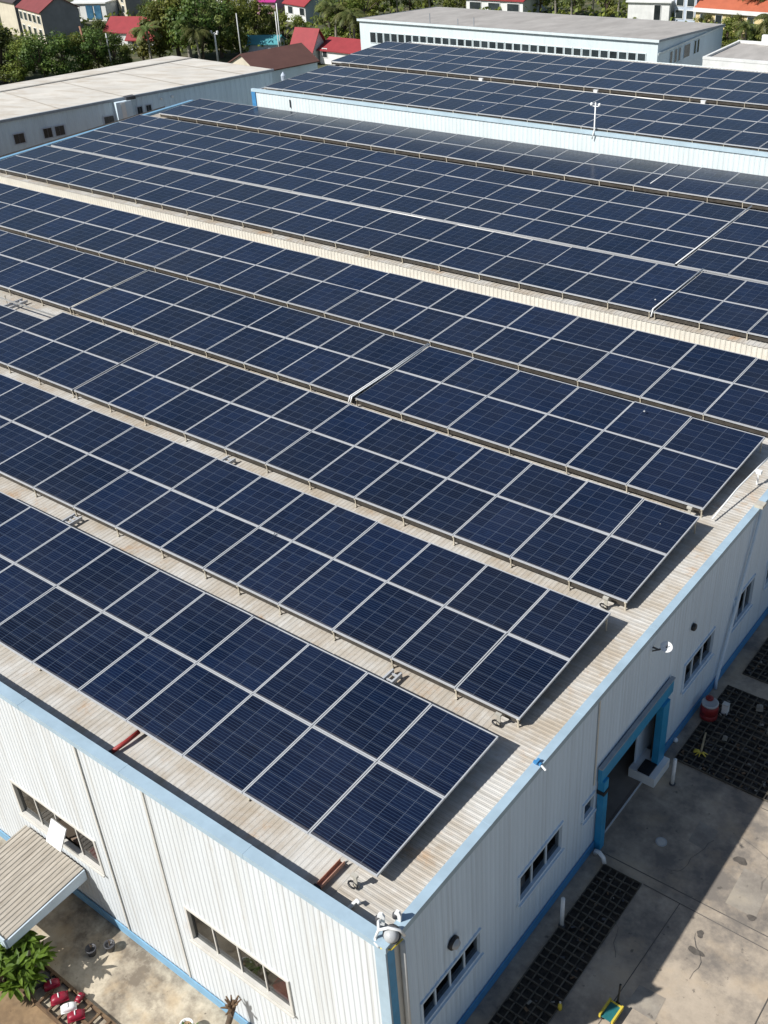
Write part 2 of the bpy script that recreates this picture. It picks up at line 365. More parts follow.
sc.view_settings.exposure = 0.24; sc.view_settings.gamma = 1; sc.view_settings.use_curve_mapping = False
sc.cycles.max_bounces = 6; sc.cycles.transparent_max_bounces = 8

# ------------------------------------------------------------------ ground
GS, GF, GG = -4.48, -5.9, -5.95       # side yard, front yard, open ground
g = MB(); g.quad((-900, -600, GG), (700, -600, GG), (700, 1500, GG), (-900, 1500, GG))
tag(g.build('ground', M['scrub']), None, None, kind='structure')
g = MB(); g.box(.002, 60, -.3, 58, GG-.3, GS)
side_yard = tag(g.build('side_yard', M['yard_concrete']), None, None, kind='structure')
g = MB(); g.box(-60, 16, -26, -.002, GG-.3, GF)
front_yard = tag(g.build('front_yard', M['front_concrete']), None, None, kind='structure')
# saw-cut joints in the side yard slab
g = MB()
def strip(mb, a, b, wd, z):
    a, b = Vector(a), Vector(b); n = Vector((-(b-a).y, (b-a).x)).normalized()*wd/2
    mb.quad((*(a-n), z), (*(b-n), z), (*(b+n), z), (*(a+n), z))
strip(g, (.05, 6.62), (14, 6.85), .022, GS+.004); strip(g, (1.27, 6.40), (14, 6.40), .018, GS+.008)
strip(g, (2.4, 9.6), (14, 9.9), .02, GS+.006); strip(g, (1.9, -.2), (2.05, 6.4), .016, GS+.004); strip(g, (4.2, -.2), (4.2, 20), .018, GS+.010)
tag(g.build('pavement', M['joint']), None, None, kind='structure')
# hairline cracks and two squarish concrete patches
q = random.Random(9)
for i, (x, y, a, n) in enumerate(((1.5, 7.0, .4, 9), (2.9, 5.0, 1.3, 8), (2.4, 8.6, -.3, 8), (1.6, 4.6, 1.9, 6), (3.2, 7.6, 2.2, 7))):
    g = MB(); p = Vector((x, y))
    for k in range(n):
        a += q.uniform(-.6, .6); p2 = p + Vector((cos(a), sin(a)))*q.uniform(.1, .28); strip(g, p, p2, q.uniform(.005, .010), GS+.0045+.0006*k+.006*i); p = p2
    g.build('pavement', M['joint'])['kind'] = 'structure'
for i, (x0, x1, y0, y1) in enumerate(((2.75, 3.35, 6.95, 7.9), (1.5, 1.95, 7.9, 8.5), (2.2, 2.75, 3.9, 4.4))):
    g = MB(); j = lambda: q.uniform(-.03, .03); z = GS+.0035
    g.quad((x0+j(), y0+j(), z), (x1+j(), y0+j(), z), (x1+j(), y1+j(), z), (x0+j(), y1+j(), z)); g.build('pavement', M['patch'])['kind'] = 'structure'
# oil stains on the slab
def blob(mb, cx, cy, rx, ry, z, n=18, seed=1):
    q = random.Random(seed); ph = [q.uniform(0, 6.28) for _ in range(3)]
    pts = []
    for k in range(n):
        t = 2*pi*k/n; s = 1 + .18*sin(2*t+ph[0]) + .12*sin(3*t+ph[1]) + .08*sin(5*t+ph[2])
        pts.append((cx+rx*s*cos(t), cy+ry*s*sin(t), z))
    mb.poly(pts)
for i, (x, y, a, b) in enumerate(((2.60, 8.05, .12, .11), (2.75, 5.6, .14, .08), (2.66, 6.0, .07, .08), (3.3, 6.9, .10, .06))):
    g = MB(); blob(g, x, y, a, b, GS+.005+.001*i, seed=i+3)
    tag(g.build('stain', M['oil_stain']), None, None, kind='structure')

# ------------------------------------------------------------------ corrugated sheets
def corr_profile(u0, u1, pitch, h, flat=.45, slope=.12):
    """trapezoid ribs: list of (u, off)"""
    out = []; k = math.floor(u0/pitch)
    while k*pitch < u1 + pitch:
        b = k*pitch
        for f, o in ((0, 0), (flat, 0), (flat+slope, h), (1-slope, h)):
            out.append((b+f*pitch, o))
        k += 1
    def at(u):
        for (a, p), (b, q) in zip(out, out[1:]):
            if a <= u <= b: return p + (q-p)*((u-a)/(b-a) if b > a else 0)
        return 0
    res = [(u0, at(u0))] + [(u, o) for u, o in out if u0 < u < u1] + [(u1, at(u1))]
    return res

def corr_wall(mb, u0, u1, z0, z1, place, holes=(), pitch=.13, h=.0095):
    """vertical ribs; place(u, off, z) -> point; holes (u0,u1,z0,z1)"""
    cuts = sorted({u0, u1, *[c for q in holes for c in q[:2] if u0 < c < u1]})
    for a, b in zip(cuts, cuts[1:]):
        mid = (a+b)/2; spans = [(z0, z1)]
        for q in holes:
            if q[0] <= mid <= q[1]:
                ns = []
                for s0, s1 in spans:
                    if q[2] > s0: ns.append((s0, min(s1, q[2])))
                    if q[3] < s1: ns.append((max(s0, q[3]), s1))
                spans = [s for s in ns if s[1]-s[0] > 1e-4]
        P = corr_profile(a, b, pitch, h)
        for s0, s1 in spans:
            for (ua, oa), (ub, ob) in zip(P, P[1:]):
                mb.quad(place(ua, oa, s0), place(ub, ob, s0), place(ub, ob, s1), place(ua, oa, s1))

# ------------------------------------------------------------------ main factory
XW = -45.0       # west end
Y1, Y2 = 21.72, 36.45     # step to the upper roof, end of the upper roof
ZR, ZU = -.35, .10        # lower and upper roof level
FAC = empty('factory_building', 'large factory with blue-edged white corrugated walls and solar rows on its stepped roof', 'factory', (0, 0, GF))
FZ = GF
class PB(MB):      # parts of the factory are written in world coordinates and stored relative to the factory's base
    def build(s, name, mats, parent=None, **k):
        root = k.pop('root', FAC)
        off = Vector(root.location)
        s.v = [tuple(Vector(p)-off) for p in s.v]
        return MB.build(s, name, mats, parent or root, **k)

WIN_F = [(-10.40, -7.63, -4.03, -3.06), (-4.96, -2.37, -3.98, -3.04)]              # x0,x1,z0,z1
WIN_S = [(.72, 2.42, -3.05, -2.42), (3.69, 5.22, -3.07, -2.36), (10.53, 12.09, -3.08, -2.33), (13.22, 14.40, -3.15, -2.26), (15.25, 16.7, -3.15, -2.4)]
VENT_S = (6.06, 6.47, -3.12, -2.68)
DOOR = (6.80, 9.30, GS, -2.45)

wl = PB(); corr_wall(wl, XW, -.17, GF, -.08, lambda u, o, z: (u, -o, z), WIN_F)
wl.build('front_wall', M['white_wall'])
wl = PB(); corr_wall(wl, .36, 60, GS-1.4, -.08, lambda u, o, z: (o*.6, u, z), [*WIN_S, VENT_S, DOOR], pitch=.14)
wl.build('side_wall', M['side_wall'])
wl = PB()     # plain back faces: inner lining, west and north walls
for x0, x1, hs in ((XW, -.17, WIN_F),):
    corr_wall(wl, x0, x1, GF, ZR-.05, lambda u, o, z: (u, .06, z), hs, pitch=50, h=0)
corr_wall(wl, .06, Y2, GF, ZR-.05, lambda u, o, z: (-.06, u, z), [*WIN_S, VENT_S, DOOR], pitch=50, h=0)
wl.quad((XW, 0, GF), (XW, Y2, GF), (XW, Y2, ZR), (XW, 0, ZR)); wl.quad((XW, Y1+.1, GF), (0, Y1+.1, GF), (0, Y1+.1, ZR-.01), (XW, Y1+.1, ZR-.01))
wl.build('inner_lining', M['interior'])
fl = PB(); fl.quad((XW, .07, GS-.01), (-.002, .07, GS-.01), (-.002, Y1, GS-.01), (XW, Y1, GS-.01)); fl.build('floor_slab', M['concrete_floor'])
# joint flashings between sheets on the front wall, blue skirtings, corner trims
for x in (-7.28, -5.40, -12.9, -19.4):
    t = PB(); t.box(x-.022, x+.022, -.034, -.02, GF+.28, -.09); t.build('joint_strip', M['trim_grey'])
for y in (6.45, 19.0):
    t = PB(); t.box(.014, .03, y-.02, y+.02, -2.44 if y < 7 else GS+.3, -.09); t.build('joint_strip', M['trim_grey'])
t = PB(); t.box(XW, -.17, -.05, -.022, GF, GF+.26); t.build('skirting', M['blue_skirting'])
t = PB(); t.box(.015, .042, .36, 6.60, GS, GS+.24); t.box(.015, .042, 9.42, 58, GS, GS+.24); t.build('skirting', M['blue_skirting_dark'])  # side run darker than the front one: its shade is in the colour
t = PB(); t.box(-.18, .03, -.045, -.005, GF, -.115); t.build('corner_trim', M['blue_coping'])
t = PB(); t.box(-.01, .03, .0, .16, GF, -.115); t.build('corner_trim', M['blue_paint'])
t = PB(); t.box(-.012, .022, .163, .36, GF, -.115); t.build('corner_trim', M['trim_grey'])
t = PB(); t.tube([(.075, .30, GS), (.075, .30, -.2)], .045, 10); t.build('downpipe', M['trim_grey'], smooth=True)
# parapet copings (folded blue sheet) with a lip inside
def coping(x0, x1, y0, y1, name='parapet_coping', z=.012, m='blue_coping', root=None, drop=.13):
    t = PB(); t.box(x0, x1, y0, y1, z-drop, z)
    o = t.build(name, M[m], root=root or FAC); return o
coping(XW, .055, -.055, .165); coping(-.115, .055, .168, Y1, z=.010)
for x in (-2.9, -5.95, -8.9, -12.1, -15.0):
    t = PB(); t.box(x-.03, x+.03, -.058, .168, -.121, .0155); t.build('coping_joint', M['blue_coping'])
for y in (2.75, 5.8, 8.7, 11.8, 14.7, 17.8):
    t = PB(); t.box(-.118, .058, y-.03, y+.03, -.123, .0135); t.build('coping_joint', M['blue_coping'])
t = PB(); t.box(XW, -.13, .06, .15, ZR-.02, -.122); t.box(-.10, -.02, .155, Y1, ZR-.02, -.124); t.build('parapet_upstand', M['trim_grey'])

# roof sheets: ribs down the slope, verge sheet with ribs across it
def roof_sheet(x0, x1, y0, y1, z, pitch=.115, h=.0065, along='y', name='roof_deck', m='roof_sheet', root=None):
    mb = PB()
    if along == 'y':
        P = corr_profile(x0, x1, pitch, h)
        for (a, o), (b, q) in zip(P, P[1:]): mb.quad((a, y0, z+o), (b, y0, z+q), (b, y1, z+q), (a, y1, z+o))
    else:
        P = corr_profile(y0, y1, pitch, h)
        for (a, o), (b, q) in zip(P, P[1:]): mb.quad((x0, a, z+o), (x1, a, z+o), (x1, b, z+q), (x0, b, z+q))
    return mb.build(name, M[m], root=root or FAC)
roof_sheet(XW, -1.22, .15, Y1, ZR)
roof_sheet(-1.35, -.10, .15, Y1, ZR+.034, .105, .005, 'x', 'verge_sheet', 'verge_sheet')
# the step: upper wall and upper roof
wl = PB(); corr_wall(wl, -42.6, 0, ZR-.02, ZU, lambda u, o, z: (u, Y1-o, z), pitch=.16, h=.014); wl.build('step_wall', M['upper_wall'])
roof_sheet(-42.5, 0, Y1-.03, Y2, ZU, .16, .012)
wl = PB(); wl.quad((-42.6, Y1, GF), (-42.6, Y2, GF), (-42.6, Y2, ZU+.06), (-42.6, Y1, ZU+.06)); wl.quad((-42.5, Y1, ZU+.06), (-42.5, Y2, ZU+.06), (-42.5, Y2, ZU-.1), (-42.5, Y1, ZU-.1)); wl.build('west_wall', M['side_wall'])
coping(-42.68, -42.44, Y1-.05, Y2, z=ZU+.12, m='blue_skirting')
coping(XW-.06, XW+.2, .17, Y1-.06, z=.014)

# windows: frame ring, mullions, sill and one pane per light
def window(kind, a0, a1, z0, z1, n, depth=.055, bar=.03, fm='trim_grey', open_at=None):
    def P(mb, u0, u1, d0, d1, za, zb):
        if kind == 'front': mb.box(u0, u1, d0, d1, za, zb)
        else: mb.box(-d1, -d0, u0, u1, za, zb)
    f = PB()
    P(f, a0-.03, a0+bar, -.035, depth+.02, z0-.03, z1+.03); P(f, a1-bar, a1+.03, -.035, depth+.02, z0-.03, z1+.03)
    P(f, a0+bar, a1-bar, -.035, depth+.02, z1-.02, z1+.03); P(f, a0+bar, a1-bar, -.035, depth+.02, z0-.03, z0+.02)
    W = (a1-a0)/n
    for k in range(1, n): P(f, a0+k*W-.015, a0+k*W+.015, depth-.04, depth+.015, z0+.02, z1-.02)
    fr = f.build('window', M[fm])
    off = Vector(FAC.location)
    s = MB(); P(s, a0-.05, a1+.05, -.075, -.037, z0-.075, z0-.035); s.v = [tuple(Vector(p)-off) for p in s.v]; s.build('sill', M[fm], fr)
    for k in range(n):
        if open_at == k: continue
        p = MB(); u0, u1 = a0+k*W+(bar if k == 0 else .024), a0+(k+1)*W-(bar if k == n-1 else .024)
        P(p, u0, u1, depth-.02, depth-.012, z0+.022, z1-.022); p.v = [tuple(Vector(q)-off) for q in p.v]
        p.build('pane', M['glass'], fr)
    return fr
wb = window('front', *WIN_F[0], 4, open_at=2); wb['label'] = 'four-light window with its third sash propped open'
window('front', *WIN_F[1], 4)
# the propped open white sash of the first window
u0, u1 = -10.40+2*.6925+.03, -10.40+3*.6925-.03
s = MB(); Mx = Matrix.Translation((-.12, -.04, -3.32)) @ Matrix.Rotation(radians(-30), 4, 'X')
s.box(u0+.04, u1-.1, -.016, .016, -.52, 0, M=Mx); s.v = [tuple(Vector(p)-Vector(FAC.location)) for p in s.v]
s.build('open_sash', M['white_paint'], wb)
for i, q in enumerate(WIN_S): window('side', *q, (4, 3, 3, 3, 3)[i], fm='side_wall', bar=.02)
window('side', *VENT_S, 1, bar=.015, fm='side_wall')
# things seen just inside the windows
def tub(name, label, loc, wd, dp, ht, m='red', cat='crate', group=None, rz=0):
    e = empty(name, label, cat, loc, rz, group)
    b = MB(); w2, d2 = wd/2, dp/2
    b.prism([(-w2*.8, 0), (w2*.8, 0), (w2, ht*.75), (w2*.9, ht), (-w2*.9, ht), (-w2, ht*.75)], -d2, d2)
    b.build('body', M[m], e)
    r = MB(); r.box(-w2*1.06, w2*1.06, -d2*1.06, d2*1.06, ht*.72, ht*.86); r.build('rim', M[m], e)
    return e
tub('crate', 'red crate on the sill inside the corner window of the front wall', (-2.72, .23, -4.04), .50, .24, .23)
tub('crate', 'red crate seen through the window above the canopy', (-7.96, .23, -4.04), .42, .24, .23)
for x, wd, lab in ((-3.9, 3.2, 'wooden bench inside the corner window of the front wall'), (-9.0, 3.0, 'wooden bench inside the window above the canopy')):
    e = empty('workbench', lab, 'bench', (x, .45, GS))
    b = MB(); b.box(-wd/2, wd/2, -.3, .35, .38, .43); b.build('top', M['interior'], e)
    for sx in (-1, 1):
        b = MB(); b.box(sx*wd/2*.92-.04, sx*wd/2*.92+.04, -.25, .3, 0, .38); b.build('leg', M['interior'], e)

# portal frame of the side door
P_ = PB(); P_.box(.02, .16, 6.62, 6.80, GS, -2.45); dp = P_.build('door_post', M['blue_paint'])
P_ = PB(); P_.box(.02, .17, 9.20, 9.52, GS+.262, -2.45); P_.build('door_post', M['blue_paint'])
P_ = PB(); P_.box(.025, .11, 6.58, 9.76, -2.447, -2.08); P_.build('door_lintel', M['blue_paint'])
P_ = PB(); P_.box(.03, .125, 6.56, 9.78, -2.078, -2.05); P_.build('door_lintel_cap', M['edge_grey'])
P_ = PB(); P_.box(.012, .175, 6.605, 6.815, -2.82, -2.72); P_.build('post_collar', M['black'])
P_ = PB(); P_.box(-.32, .30, 8.80, 9.56, GS, GS+.26); P_.build('door_plinth', M['white_paint'])
P_ = PB(); P_.box(-.12, .16, 8.82, 9.21, GS+.262, GS+.31); P_.build('plinth_cap', M['black'])
P_ = PB(); P_.box(.0, .03, 6.82, 8.79, GS+.002, GS+.025); P_.build('door_threshold', M['white_paint'])
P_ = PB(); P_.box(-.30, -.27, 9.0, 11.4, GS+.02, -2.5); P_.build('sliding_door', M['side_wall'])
# downpipe beyond the door
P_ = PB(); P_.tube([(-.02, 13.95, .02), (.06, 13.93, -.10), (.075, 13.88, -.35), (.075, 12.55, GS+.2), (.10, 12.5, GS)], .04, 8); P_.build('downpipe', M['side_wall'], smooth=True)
P_ = PB(); P_.box(-.08, .12, 13.82, 14.04, .013, .085); P_.build('outlet_box', M['bracket'])

# ------------------------------------------------------------------ solar arrays
_pm = {}
def panel_meshes(wd, dp, fw=.023):
    k = (round(wd, 2), round(dp, 2), fw)
    if k in _pm: return _pm[k]
    g = MB()
    g.quad((fw-.004, fw-.004, -.004), (wd-fw+.004, fw-.004, -.004), (wd-fw+.004, dp-fw+.004, -.004), (fw-.004, dp-fw+.004, -.004), uv=[(0, 0), (1, 0), (1, 1), (0, 1)])
    g.quad((fw, fw, -.010), (fw, dp-fw, -.010), (wd-fw, dp-fw, -.010), (wd-fw, fw, -.010), uv=[(0, 0)]*4)
    gm = g.mesh('solar_panel', M['pv_cells'])
    f = MB()
    f.box(0, wd, 0, fw, -.04, .004); f.box(0, wd, dp-fw, dp, -.04, .004); f.box(0, fw, fw, dp-fw, -.04, .004); f.box(wd-fw, wd, fw, dp-fw, -.04, .004)
    _pm[k] = (gm, f.mesh('frame', M['alu'])); return _pm[k]

def bracket_mesh(hh):
    b = MB(); b.box(-.014, .014, -.012, .012, -hh, -.04); b.box(-.024, .024, -.04, .025, -hh, -hh+.014); b.box(-.02, .02, -.034, .02, -.065, -.041)
    return b.mesh('bracket', M['bracket'])

def array(label, y0, z0, tilt, seams, courses, zroof, skip=(), short=(), gap=.016, feet_every=1, beam=True, group='rows of solar panels on the roofs'):
    """one bolted row: seams = x of the panel edges, courses = y offsets (along the slope) of the panel edges; y0,z0 the low edge"""
    xr = seams[-1]
    R = empty('solar_array', label, 'solar array', (xr, y0, z0), 0, group)
    R.rotation_euler = (tilt, 0, 0)
    for i in range(len(seams)-1):
        for j in range(len(courses)-1):
            if (i, j) in skip: continue
            wd = seams[i+1]-seams[i]-gap; dp = courses[j+1]-courses[j]-gap
            if (i, j) in short: dp *= short[(i, j)]
            gm, fm = panel_meshes(wd, dp, .023 if y0 < 20 else .019)
            p = link('solar_panel', gm, R, loc=(seams[i]+gap/2-xr, courses[j]+gap/2, 0))
            p.rotation_euler = (rnd.gauss(0, .0028), rnd.gauss(0, .0028), 0)
            link('frame', fm, p)
    D = courses[-1]
    for y in [c + (D/(len(courses)-1))*f for c in courses[:-1] for f in (.22, .78)]:
        r = MB(); r.box(seams[0]-xr, -.04, y-.02, y+.02, -.085, -.042); r.build('rail', M['rail'], R)
    if beam:  # beam switches the dark strip under the low edge
        r = MB(); r.box(seams[0]-xr+.02, -.03, .045, .075, -.19, -.086); r.build('edge_strip', M['dark_strip'], R)  # dark strip added along the low edge, darkening the gap under it
    hf = z0-zroof; bm = bracket_mesh(hf); hb = hf + math.sin(tilt)*D; bb = bracket_mesh(max(hb, .1))
    n = 0
    for i, x in enumerate(seams):
        if i % feet_every: continue
        xx = x-xr + (-.05 if i == len(seams)-1 else .05 if i == 0 else 0)
        if beam or i % 4 == 0: link('bracket', bm, R, loc=(xx, .03 if beam else .12, 0))
        if i % 3 == 0: link('bracket', bb, R, loc=(xx, D-.10, 0))
    return R

K = 1.4
def S1(*xs, z=.03):
    out = []
    for x in xs:
        X = K*x; out.append(X + (CAM.x-X)*(z/14.0))
    return out
def extend(s, n, wd):          # more panels to the left
    s = list(s)
    for _ in range(n): s.insert(0, s[0]-wd)
    return s
def tilt_of(y0, z0, y1, z1): return atan2(z1-z0, y1-y0)

# low edge / high edge of every row (world y), measured at their own heights
rows = [(.90, 4.39), (5.09, 8.53), (9.20, 12.65), (13.22, 16.83), (17.42, 21.00)]
def course2(y0, y1, z0, z1):
    L = hypot(y1-y0, z1-z0); return [0, L*.528, L]
ZF, ZB = -.05, .11
def row(k, label, seams, **kw):
    y0, y1 = rows[k]
    return array(label, y0, ZF, tilt_of(y0, ZF, y1, ZB), seams, course2(y0, y1, ZF, ZB), ZR+.02, **kw)
row(0, 'front solar row nearest the blue front coping, two panels deep', extend(S1(-9.2, -8.11, -6.98, -5.94, -4.92, -3.82, -2.75, -1.67, -.63), 2, 1.56), beam=False)
row(1, 'second solar row back from the front coping', extend(S1(-13.42, -12.25, -11.0, -9.84, -8.7, -7.57, -6.55, -5.8, -4.92, -3.84, -2.76, -1.66, -.64), 3, 1.6))
s3 = S1(-13.555, -12.42, -11.34, -10.15, -9.02, -7.96, -6.9, -5.84, -4.79, -3.76, -2.66, -1.61, -.63)
row(2, 'third solar row from the front, right of the slit where its cable runs', s3)
s3l = extend(S1(-18.2, -17.04, -15.91, -14.81, -13.605), 1, 1.65)
row(2, 'short left part of the third solar row, beside the patch of bare roof', s3l, short={(0, 1): .55, (1, 1): .55})
s4 = S1(-8.20, -7.02, -5.9, -4.52, -3.32, -2.14, -.74)
row(3, 'right part of the fourth solar row with white conduit along its left edge', s4)
s4m = S1(-17.305, -16.13, -15.03, -13.73, -12.53, -11.33, -10.34, -9.41, -8.28)
row(3, 'middle part of the fourth solar row, left of the white conduit', s4m)
s4l = extend(S1(-21.07, -19.91, -18.54, -17.355), 3, 1.65)
row(3, 'left part of the fourth solar row beyond the dark slit', s4l)
s5 = extend(S1(-24.65, -23.29, -22.18, -20.92, -19.91, -18.85, -17.6, -16.34, -15.13, -13.91, -12.8, -11.6, -10.54, -9.53, -8.51, -7.37, -6.21, -4.8, -3.41, -2.1, -.75), 4, 1.65)
row(4, 'fifth solar row, just below the pale step in the roof', s5)

def even(x0, x1, wd, seed):
    q = random.Random(seed); n = round((x1-x0)/wd); s = [x0]
    ws = [wd*q.uniform(.92, 1.08) for _ in range(n)]; k = (x1-x0)/sum(ws)
    for v in ws: s.append(s[-1]+v*k)
    return s
def upper(label, y0, z0, y1, z1, x0, x1, wd, courses, zroof, seed, **kw):
    L = hypot(y1-y0, z1-z0)
    return array(label, y0, z0, tilt_of(y0, z0, y1, z1), even(x0, x1, wd, seed), [c*L for c in courses], zroof, **kw)
ZU1 = ZU+.02
# measured hits at z=0 are pulled towards the camera for the height of each edge
def yz(y0, z): return y0 + (CAM.y-y0)*(z/14.0)
upper('solar row on the lip of the upper roof above the pale step', yz(22.70, .36), .36, yz(26.55, .46), .46, -41.6, -6.72, 1.62, (0, .49, 1), ZU1, 3)
upper('short right part of the row above the pale step, beyond the white conduit', yz(22.70, .36), .36, yz(26.55, .46), .46, -6.64, -.6, 1.62, (0, .49, 1), ZU1, 4)
upper('wide four-course solar field in the middle of the upper roof', yz(26.72, .42), .42, yz(33.35, .58), .58, -41.5, -7.72, 1.6, (0, .265, .465, .75, 1), ZU1, 5, feet_every=2)
upper('short right part of the four-course field on the upper roof', yz(26.72, .42), .42, yz(33.35, .58), .58, -7.64, -.8, 1.6, (0, .265, .465, .75, 1), ZU1, 6, feet_every=2)
upper('solar row along the foot of the rear hall wall', yz(34.05, .42), .42, yz(37.60, .52), .52, -41.3, -.9, 1.5, (0, .535, 1), ZU1, 7)
ZH = 1.05
upper('front solar row on the rear hall roof, above its blue coping', yz(41.40, 1.36), 1.36, yz(47.75, 1.46), 1.46, -36.9, -1.2, 1.38, (0, .36, .66, 1), ZH+.02, 8)
upper('farthest solar row at the back of the rear hall roof', yz(48.85, 1.36), 1.36, yz(55.5, 1.50), 1.50, -37.9, -1.4, 1.42, (0, .34, .66, 1), ZH+.02, 9)

# ------------------------------------------------------------------ rear hall
HY = 36.62; HX0, HX1, HYB = -37.75, 2.0, 51.0
HALL = empty('rear_hall', 'taller white corrugated hall with pale blue coping behind the upper roof', 'factory', (-18, HY, GF))
wl = PB(); corr_wall(wl, HX0, HX1, GF, 1.12, lambda u, o, z: (u, HY-o, z), pitch=.22, h=.009); wl.build('front_wall', M['hall_wall'], root=HALL)
wl = PB(); corr_wall(wl, HY, HYB, GF, 1.16, lambda u, o, z: (HX0-o, u, min(z, 1.0)), pitch=.22, h=.009); corr_wall(wl, HX0, HX1, GF, 1.1, lambda u, o, z: (u, HYB+o, z), pitch=.22, h=.009)
wl.quad((HX1, HY, GF), (HX1, HYB, GF), (HX1, HYB, 1.16), (HX1, HY, 1.16)); wl.build('rear_wall', M['hall_wall'], root=HALL)
roof_sheet(HX0, HX1, HY+.02, HYB, ZH, .2, .012, root=HALL)
coping(HX0-.06, HX1, HY-.06, HY+.10, z=1.23, root=HALL, drop=.15, m='pale_coping')
coping(HX0-.06, HX0+.08, HY+.17, HYB, z=1.10, root=HALL, m='edge_grey', drop=.12)
t = PB(); t.box(HX0-.07, HX0+.22, HY-.05, HY-.021, GF, 1.075); t.box(HX0-.07, HX0-.025, HY-.02, HY+.3, GF, .97); t.build('corner_trim', M['blue_skirting_dark'], root=HALL)
t = PB(); t.tube([(-35.0, HY-.05, .9), (-35.0, HY-.05, .5)], .03, 6); t.build('vent_stub', M['dark_grey'], root=HALL)

# ------------------------------------------------------------------ small things on the roof
def conduit(name, label, pts, r, m, cat='pipe', clips=0):
    mb = MB(); c = Vector(pts[0]); mb.tube([Vector(p)-c for p in pts], r, 8)
    o = mb.build(name, M[m], smooth=True); o.location = c
    return tag(o, label, cat)
e = empty('pipe', 'dark red pipe lying across the front roof strip', 'pipe', (-6.6, .3, ZR+.03))
b = MB(); b.tube([(-.06, .02, .055), (-.02, .35, .075), (.0, .66, .10)], .045, 10); b.build('tube', M['rust_red'], e, smooth=True)
b = MB(); b.tube([(-.06, -.04, .05), (-.06, .04, .055)], .055, 10); b.build('end_cap', M['black'], e, smooth=True)
e = empty('channel', 'pinkish brown steel channel lying on the roof near the front corner', 'steel channel', (-1.62, .33, ZR+.03))
b = MB(); b.box(-.05, .05, 0, .60, .02, .03); b.box(-.05, -.04, 0, .60, .03, .10); b.box(.04, .05, 0, .60, .03, .10); b.box(-.06, .06, -.04, .0, .0, .11, 1)
b.build('body', [M['rust_wood'], M['black']], e)
def ladder(label, x, y0, y1, wd=.26, n=4):
    e = empty('cable_ladder', label, 'cable ladder', (x, y0, ZR+.03), 0, 'short cable ladders bridging the gaps')
    L = y1-y0
    for sx in (-1, 1):
        b = MB(); b.box(sx*wd/2-.022, sx*wd/2+.022, 0, L, .03, .12); b.build('side_rail', M['alu'], e)
    for k in range(n):
        b = MB(); y = L*(k+.5)/n; b.box(-wd/2+.024, wd/2-.024, y-.02, y+.02, .05, .085); b.build('rung', M['alu'], e)
    return e
ladder('bright cable ladder in the first gap, nearest the left edge of the photo', -13.55, 4.52, 5.06)
ladder('cable ladder in the first gap, below the second row near its right end', -3.62, 4.47, 5.0, .2, 3)
ladder('cable ladder in the second gap, in the middle of the roof', -12.3, 8.72, 9.15, .24, 3)
ladder('cable ladder in the third gap, below the white conduit', -8.75, 12.85, 13.15, .3, 3)
ladder('cable ladder in the fourth gap near the right end of the fifth row', -8.15, 17.0, 17.36, .3, 3)
ladder('cable ladder beside the bare patch at the left edge of the roof', -26.7, 12.2, 13.1, .3, 3)
ladder('cable ladder in the fourth gap at the far left', -31.2, 17.0, 17.36, .3, 3)
def hook(label, x, y, z=ZR+.05):
    e = empty('cable_hook', label, 'cable clip', (x, y, z), 0, 'pale clips with looped cable at the row ends')
    b = MB(); b.box(-.05, .05, -.03, .02, .0, .03); b.box(-.035, .035, -.02, .0, .03, .26); b.box(-.06, .06, -.05, .01, .24, .29); b.build('clip', M['bracket'], e)
    b = MB(); b.tube([(.08*cos(t)-.02, -.06+.05*sin(t), .04+.05*sin(t*.5)) for t in [k*.63 for k in range(10)]], .018, 6); b.build('cable_loop', M['black'], e, smooth=True)
hook('pale clip with looped cable under the front row corner', -1.16, .72)
hook('pale clip with looped cable under the second row corner', -1.25, 4.98)
hook('pale clip with looped cable under the third row corner', -1.28, 9.08)
hook('pale clip with looped cable under the fourth row corner', -1.30, 13.1)
b = MB(); b.tube([(0, 0, .03), (.02, .12, .05), (.05, .16, .1), (.12, .14, .11)], .032, 8)
o = b.build('pipe_elbow', M['white_paint'], smooth=True); o.location = (-.98, .30, ZR+.05); tag(o, 'short white pipe elbow lying inside the front coping', 'pipe')
# white conduits running up the rows
def tiltz(k, y):
    y0, y1 = rows[k]; return ZF + (ZB-ZF)*(y-y0)/(y1-y0)
x = S1(-8.24)[0]
for dx, lab in ((-.035, 'left of the paired white conduits up the fourth solar row'), (.035, 'right of the paired white conduits up the fourth solar row')):
    conduit('conduit', lab, [(x+dx, 13.05, -.15), (x+dx, 13.15, .02), (x+dx, 15, tiltz(3, 15)+.03), (x+dx, 16.9, tiltz(3, 16.9)+.03)], .02, 'white_paint', 'conduit')
x = S1(-13.57)[0]
conduit('conduit', 'dark conduit in the slit of the third solar row', [(x, 9.25, -.06), (x, 11, .02), (x, 12.6, .09)], .018, 'dark_grey', 'conduit')
x = S1(-17.33)[0]
conduit('conduit', 'tan conduit in the slit of the fourth solar row', [(x, 13.3, -.04), (x, 15, .04), (x+.02, 16.9, .12)], .02, 'bracket', 'conduit')
conduit('conduit', 'thin white conduit standing off the right end of the fourth solar row', [(-.78, 13.2, -.22), (-.72, 14.4, -.02), (-.62, 15.4, .10), (-.58, 15.9, .12)], .02, 'white_paint', 'conduit')
b = MB(); b.box(-.07, .07, -.05, .05, -.03, .06); b.box(-.02, .02, -.02, .02, -.33, -.03)
o = b.build('junction_box', M['white_paint']); o.location = (-.55, 15.25, .04); tag(o, 'small white junction box off the right end of the fourth row', 'junction box')
conduit('conduit', 'white conduit across the row above the pale step', [(-6.68, 21.9, .2), (-6.68, 22.0, .42), (-6.68, 25.6, .50)], .025, 'white_paint', 'conduit')
